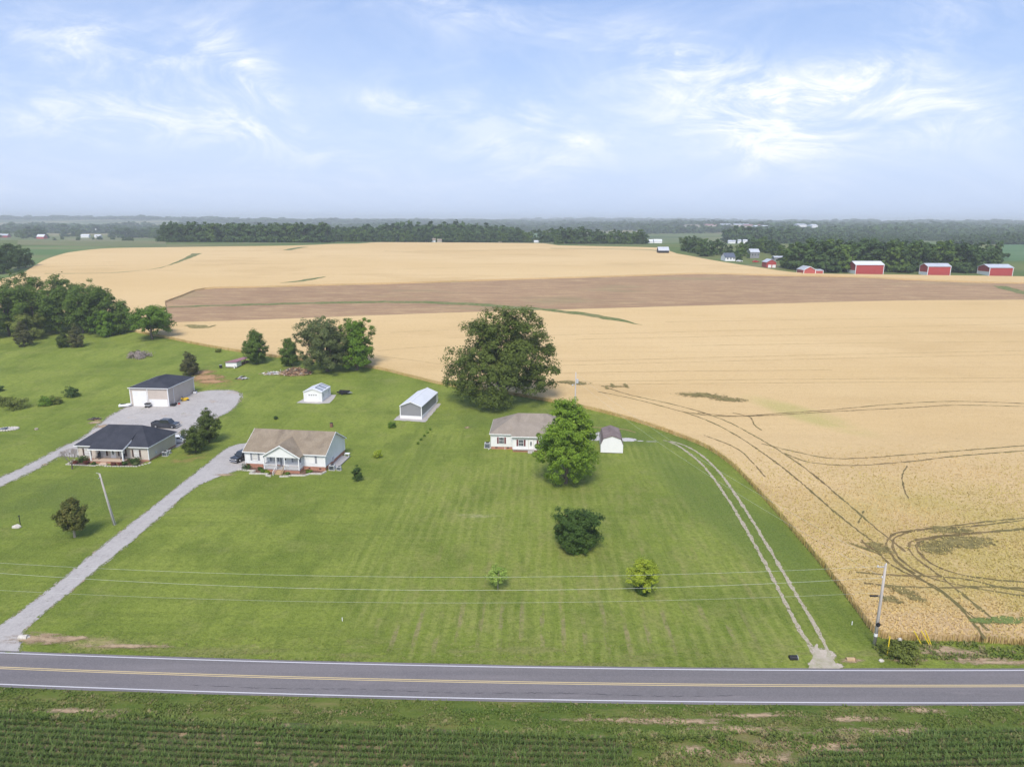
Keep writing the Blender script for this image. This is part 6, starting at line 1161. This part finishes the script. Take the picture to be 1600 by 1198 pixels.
# ------------------------------------------------------------------ vehicles
def vehicle(nm, P, rz, L_, Wd, Hh, kind, paint, lab, cat):
    r = empty(nm, P, rz, lab, cat); w = Wd/2; gr = .28 if kind != 'car' else .18; hood = Hh*(.60 if kind != 'car' else .60); wr = .40 if kind != 'car' else .32
    fx, rx = L_/2-.95, -L_/2+(1.15 if kind == 'pickup' else .95)
    def side(y0, y1):
        m = MB(); N = 8; top = []
        prof = [(-L_/2, gr+.15), (-L_/2, hood*.98), (-L_/2+.1, hood)]
        if kind == 'car': prof = [(-L_/2, gr+.2), (-L_/2+.03, hood*.93), (-L_/2+.5, hood), (L_/2-1.5, hood), (L_/2-.6, hood*.88), (L_/2-.05, hood*.66), (L_/2, gr+.1)]
        else: prof += [(L_/2-1.45, hood), (L_/2-.25, hood*.93), (L_/2-.02, hood*.82), (L_/2, gr+.12)]
        low = [(L_/2-.2, gr)]
        for cx in (fx, rx): low += [(cx+(wr+.08)*math.cos(math.pi*k/N), wr+(wr+.08)*math.sin(math.pi*k/N)) for k in range(N+1)] if False else [(cx+wr+.08, gr)]+[(cx+(wr+.08)*math.cos(math.pi*k/N), gr+.02+(wr+.12)*math.sin(math.pi*k/N)) for k in range(1, N)]+[(cx-wr-.08, gr)]
        low += [(-L_/2+.1, gr)]; pts = prof+low; m.prism([(x, y0, z) for x, z in pts], (0, y1-y0, 0)); return m
    if kind == 'pickup':
        m = side(-w, w)
    else: m = side(-w, w)
    body = m.build('body', MT[paint], r, bevel=.05)
    if kind == 'pickup':
        g = MB(); g.box(-L_/2+.12, -w+.14, hood-.02, -L_/2+2.0, w-.14, hood+.012); g.build('cargo_bed', MT['black'], r)
        b = MB(); b.box(-L_/2+.02, -w+.01, hood, -L_/2+2.05, -w+.12, hood+.16); b.box(-L_/2+.02, w-.12, hood, -L_/2+2.05, w-.01, hood+.16); b.box(-L_/2+.02, -w+.12, hood, -L_/2+.12, w-.12, hood+.16); b.build('bed_rail', MT[paint], r)
        c0, c1, t0, t1 = -L_/2+2.1, L_/2-1.30, -L_/2+2.18, L_/2-1.95
    elif kind == 'suv': c0, c1, t0, t1 = -L_/2+.05, L_/2-1.3, -L_/2+.35, L_/2-2.0
    else: c0, c1, t0, t1 = -L_/2+.45, L_/2-1.25, -L_/2+1.15, L_/2-2.1
    tw = w-.20; z0, z1 = hood-.03, Hh
    def fr(i):
        return [(c0+i, -w+.08+i, z0), (c1-i, -w+.08+i, z0), (c1-i, w-.08-i, z0), (c0+i, w-.08-i, z0), (t0+i, -tw+i, z1-i*2), (t1-i, -tw+i, z1-i*2), (t1-i, tw-i, z1-i*2), (t0+i, tw-i, z1-i*2)]
    m = MB(); m.add(fr(0), [(0, 1, 5, 4), (1, 2, 6, 5), (2, 3, 7, 6), (3, 0, 4, 7), (4, 5, 6, 7), (3, 2, 1, 0)]); m.build('cabin', MT[paint], r, bevel=.04)
    def quadglass(nmn, a, b, c, d, f0=.08, f1=.92, g0=.15, g1=.85):
        a, b, c, d = map(Vector, (a, b, c, d)); n = (b-a).cross(d-a).normalized()*.012; pt = lambda s, t: (a.lerp(b, s)).lerp(d.lerp(c, s), t)
        q = [pt(f0, g0), pt(f1, g0), pt(f1, g1), pt(f0, g1)]; m = MB(); m.prism([tuple(p-n*.2) for p in q], tuple(n*1.6)); m.build(nmn, MT['carglass'], r)
    V = fr(0); quadglass('windscreen', V[1], V[2], V[6], V[5], .06, .94, .1, .92); quadglass('rear_window', V[3], V[0], V[4], V[7], .1, .9, .15, .85)
    for a, b, c, d in ((V[0], V[1], V[5], V[4]), (V[2], V[3], V[7], V[6])):
        quadglass('side_window', a, b, c, d, .06, .46, .14, .88); quadglass('side_window', a, b, c, d, .50, .90, .14, .88)
    for x in (fx, rx):
        for s in (-1, 1):
            m = MB(); m.tube([(x, s*(w-.24), wr), (x, s*(w-.2), wr), (x, s*(w-.02), wr), (x, s*(w+.01), wr)], [wr*.9, wr, wr, wr*.93], 20); t = m.build('wheel', MT['rubber'], r); m = MB(); m.tube([(x, s*(w-.02), wr), (x, s*(w+.025), wr)], [wr*.62, wr*.55], 14); m.build('rim', MT['rim'], t)
    for s in (-1, 1):
        m = MB(); m.box(L_/2-.10, s*(w-.42), hood*.66, L_/2+.012, s*(w-.08), hood*.80) if s > 0 else m.box(L_/2-.10, -(w-.08), hood*.66, L_/2+.012, -(w-.42), hood*.80); m.build('headlight', MT['lamp'], r)
        m = MB(); m.box(-L_/2-.012, min(s*(w-.25), s*(w-.04)), hood*.62, -L_/2+.08, max(s*(w-.25), s*(w-.04)), hood*.9); m.build('tail_light', MT['redlens'], r)
        m = MB(); y0, y1 = sorted((s*w, s*(w+.2))); m.box(c1-.45, y0, hood+.02, c1-.3, y1, hood+.2); m.build('mirror', MT['black'], r)
    m = MB(); m.box(L_/2-.06, -(w-.46), hood*.55, L_/2+.02, w-.46, hood*.80)
    m.build('grille', MT['chrome'] if kind != 'car' else MT['black'], r); m = MB(); m.box(L_/2-.1, -w+.05, gr-.02, L_/2+.09, w-.05, gr+.22); m.build('front_bumper', MT['chrome'] if kind != 'car' else MT[paint], r, bevel=.03)
    m = MB(); m.box(-L_/2-.09, -w+.05, gr, -L_/2+.1, w-.05, gr+.22); m.build('rear_bumper', MT['chrome'] if kind != 'car' else MT[paint], r, bevel=.03)
    return r
q = at(256.5, 669.5); vehicle('pickup_truck', q+Vector((0, .9, .06)), R(-5), 6.1, 2.05, 2.05, 'pickup', 'carblue', 'dark blue-black crew cab pickup parked on the gravel yard', 'pickup truck')
q = at(279, 692); vehicle('parked_car', q+Vector((0, .6, .06)), R(14), 4.5, 1.8, 1.42, 'car', 'carwhite', 'white sedan half hidden behind the cream house', 'car')
q = at(371.5, 722); vehicle('parked_suv', q+Vector((.4, 1.6, .06)), R(-114), 5.1, 2.0, 1.85, 'suv', 'carblack', 'black vehicle with chrome grille facing out beside the white ranch house', 'car')
# ------------------------------------------------------------------ farm buildings in the distance
def barn(nm, lab, cat, x, y, z, rz, W, D, h, hr, wm, rm, ridge='x', trim='trim', lower=None, doors=(), ov=.3, group=None, wins=0):
    r = empty(nm, (x, y, z), rz, lab, cat, group); m = MB()
    if ridge == 'x': m.prism([(0, 0, -1), (0, D, -1), (0, D, h), (0, D/2, hr), (0, 0, h)], (W, 0, 0))
    else: m.prism([(0, 0, -1), (W, 0, -1), (W, 0, h), (W/2, 0, hr), (0, 0, h)], (0, D, 0))
    m.build('wall', MT[wm], r)
    if ridge == 'x':
        roof_gable_x(-ov, W+ov, D, h, hr, ov, .2).build('roof', MT[rm], r)
        if trim: rake_x(r, -ov, D, h, hr, -.08, ov, .2); rake_x(r, W+ov, D, h, hr, .08, ov, .2)
    else:
        roof_gable_y(0, W, -ov, D+ov, h, hr, ov, .2).build('roof', MT[rm], r)
        if trim: rake_y(r, 0, W, -ov, h, hr, ov, .2, d=.08)
    if trim: corner_trim(r, [(0, 0), (W, 0), (0, D), (W, D)], -.5, h, s=.16)
    if lower: m = MB(); m.box(-.06, -.06, -.5, 0, D+.06, lower); m.build('lower_wall', MT['white'], r)
    for (u, v, w, hh, mm) in doors: m = MB(); m.box(u, -.08, v, u+w, 0, v+hh); m.build('door', MT[mm], r)
    for k in range(wins): m = MB(); m.box(W*(k+.6)/(wins+.2), -.06, h*.45, W*(k+.6)/(wins+.2)+.9, 0, h*.45+1.2); m.build('window', MT['glass'], r)
    return r
def bpos(px, py): p = at(px, py); return p.x, p.y, p.z
barn('red_barn', 'largest long red barn with white roof, first of the three long ones', 'barn', *bpos(1336, 428.5), R(2), 17.6, 9.8, 5.7, 7.6, 'w_red', 'r_white', lower=2.3, group='long red barns')
barn('red_barn', 'middle long red barn of the three in a row', 'barn', *bpos(1448.5, 431), R(2), 14.1, 8.2, 5.6, 7.2, 'w_red', 'r_metal', lower=2.2, group='long red barns')
barn('red_barn', 'rightmost long red barn of the three in a row', 'barn', *bpos(1545, 431), R(0), 14.2, 11, 4.9, 6.6, 'w_red', 'r_metal', lower=2.4, group='long red barns')
x, y, z = bpos(1255.5, 429.3); barn('red_shed', 'low faded red barn with a pale sagging roof left of the long red barns', 'barn', x, y, z, R(2), 7.2, 9.5, 2.9, 4.9, 'w_redold', 'r_metal', 'y', 'trim')
barn('lean_to', 'faded red lean-to joined to the right of the low red barn', 'barn', x+7.3, y+.4, z, R(2), 4.8, 8, 2.4, 3.0, 'w_redold', 'r_metal', 'x', 'trim', ov=.1)
x, y, z = bpos(1197.5, 418.3); barn('red_barn', 'small dark red barn with two white doors, nearest the farmhouses', 'barn', x, y, z, R(2), 6.4, 8, 3.6, 5.4, 'w_red', 'r_metal', 'y', None, doors=((1.0, 0, 2.2, 1.9, 'white'), (3.9, 0, 2.2, 1.9, 'white')))
barn('black_barn', 'black barn with light metal roof standing alone in the wheat', 'barn', *bpos(1029, 397), R(1), 8.6, 7, 3.0, 5.6, 'black', 'r_metal', 'x', None)
barn('farmhouse', 'white farmhouse with a dark roof at the wheat edge', 'house', *bpos(1133, 408), R(4), 7.5, 9, 2.8, 5.6, 'white', 'solar', 'x', None, wins=3)
barn('farmhouse', 'tall grey farmhouse with metal roof among the trees', 'house', *bpos(1172, 403.5), R(2), 7.0, 7, 4.6, 6.8, 'w_grey', 'r_metal', 'x', None, wins=3)
barn('machine_shed', 'long low grey shed right of the grey farmhouse', 'shed', *bpos(1210, 407), R(0), 11, 6, 2.2, 3.0, 'w_grey', 'r_metal', 'x', None, doors=((3, 0, 3, 1.8, 'black'), (7, 0, 3, 1.8, 'black')))
def at_y(px, Y): p = along(px, Y); return p.x, p.y, p.z
for i, (px, Y, W, h, hr, wm, rm, lab) in enumerate(((64.5, 1310, 15, 4, 8, 'w_red', 'r_white', 'red barn with white roof on the left pasture edge'), (5, 1400, 18, 4, 7, 'w_red', 'r_metal', 'red barn at the left frame edge behind the pasture'), (43, 1390, 6, 3, 5, 'white', 'r_white', 'little white house between the two far left red barns'),
    (133, 1420, 15, 4, 6.5, 'white', 'r_white', 'long white shed left of the pair beyond the pasture'), (154, 1420, 12, 4, 6, 'white', 'r_white', 'long white shed right of the pair beyond the pasture'), (186, 1480, 10, 4, 6, 'white', 'r_metal', 'white house right of the long white sheds'), (222, 1500, 8, 3, 5, 'white', 'r_white', 'white house under the trees at the wood end'),
    (675, 850, 5, 2.6, 4.6, 'white', 'r_tan', 'grey-roofed village house with twin gables'), (684, 853, 5.5, 2.2, 3.8, 'w_tan', 'r_tan', 'tan village house beside the twin gabled one'), (666, 850, 2, 2, 3, 'white', 'r_white', 'white shed left of the twin gabled village house'), (779, 850, 4, 2.4, 3.6, 'w_tan', 'r_tan', 'pale village house at the middle of the far tree row'), (834, 850, 6, 1.8, 2.6, 'white', 'r_white', 'long white roof at the right of the far village'),
    (1013, 900, 9, 3, 5, 'white', 'r_white', 'white shed left of the pair behind the black barn'), (1020, 880, 10, 3, 5, 'white', 'r_white', 'white shed right of the pair behind the black barn'), (1135, 900, 9, 3, 4.5, 'white', 'r_metal', 'pale grey shed behind the farmhouse trees, left'), (1150, 880, 4, 4, 5, 'white', 'r_metal', 'white silo shed behind the farmhouse trees, middle'), (1158, 880, 5, 4, 5, 'white', 'r_white', 'white shed behind the farmhouse trees, right'))):
    barn('distant_building', lab, 'building', *at_y(px, Y), R((i*13 % 20)-8), W, W*.6, h, hr, wm, rm, 'x', None, wins=0)
for i, (px, Y, W, h, m1, m2, lab) in enumerate(((1068, 2250, 50, 5, 'w_tan', 'r_tan', 'first tan warehouse of the far town, leftmost'), (1098, 2200, 60, 6, 'w_tan', 'r_purple', 'low reddish roofed warehouse of the far town'), (1122, 2150, 90, 7, 'w_tan', 'r_metal', 'biggest grey roofed warehouse of the far town'), (1158, 2100, 60, 6, 'w_tan', 'r_purple', 'reddish warehouse right of the biggest one'), (1175, 2000, 40, 5, 'white', 'r_white', 'white roofed building at the right of the far town'), (1240, 2000, 26, 5, 'white', 'r_metal', 'pale roof alone in the hillside wood'), (1262, 1900, 16, 5, 'white', 'r_white', 'small white roof right of the lone pale roof'), (112, 2150, 26, 6, 'white', 'r_metal', 'pale building in the far left valley'), (153, 2300, 24, 6, 'white', 'r_white', 'white building on the far left field'))):
    P = along(px, Y); barn('warehouse', lab, 'warehouse', P.x, P.y, P.z+(9 if 1000 < px < 1200 else 14 if px > 1200 else 2), R(2), W, 30, h, h+3, m1, m2, 'x', None)
for nm, mm, px, py, lab in (('parked_car', 'red', 1181, 410, 'tiny red car outside the grey farmhouse'), ('parked_car', 'carwhite', 1155, 409, 'tiny white car outside the white farmhouse')):
    P = at(px, py); vehicle(nm, P, R(5), 4.6, 1.8, 1.5, 'car', {'red': 'red', 'carwhite': 'carwhite'}[mm], lab, 'car')
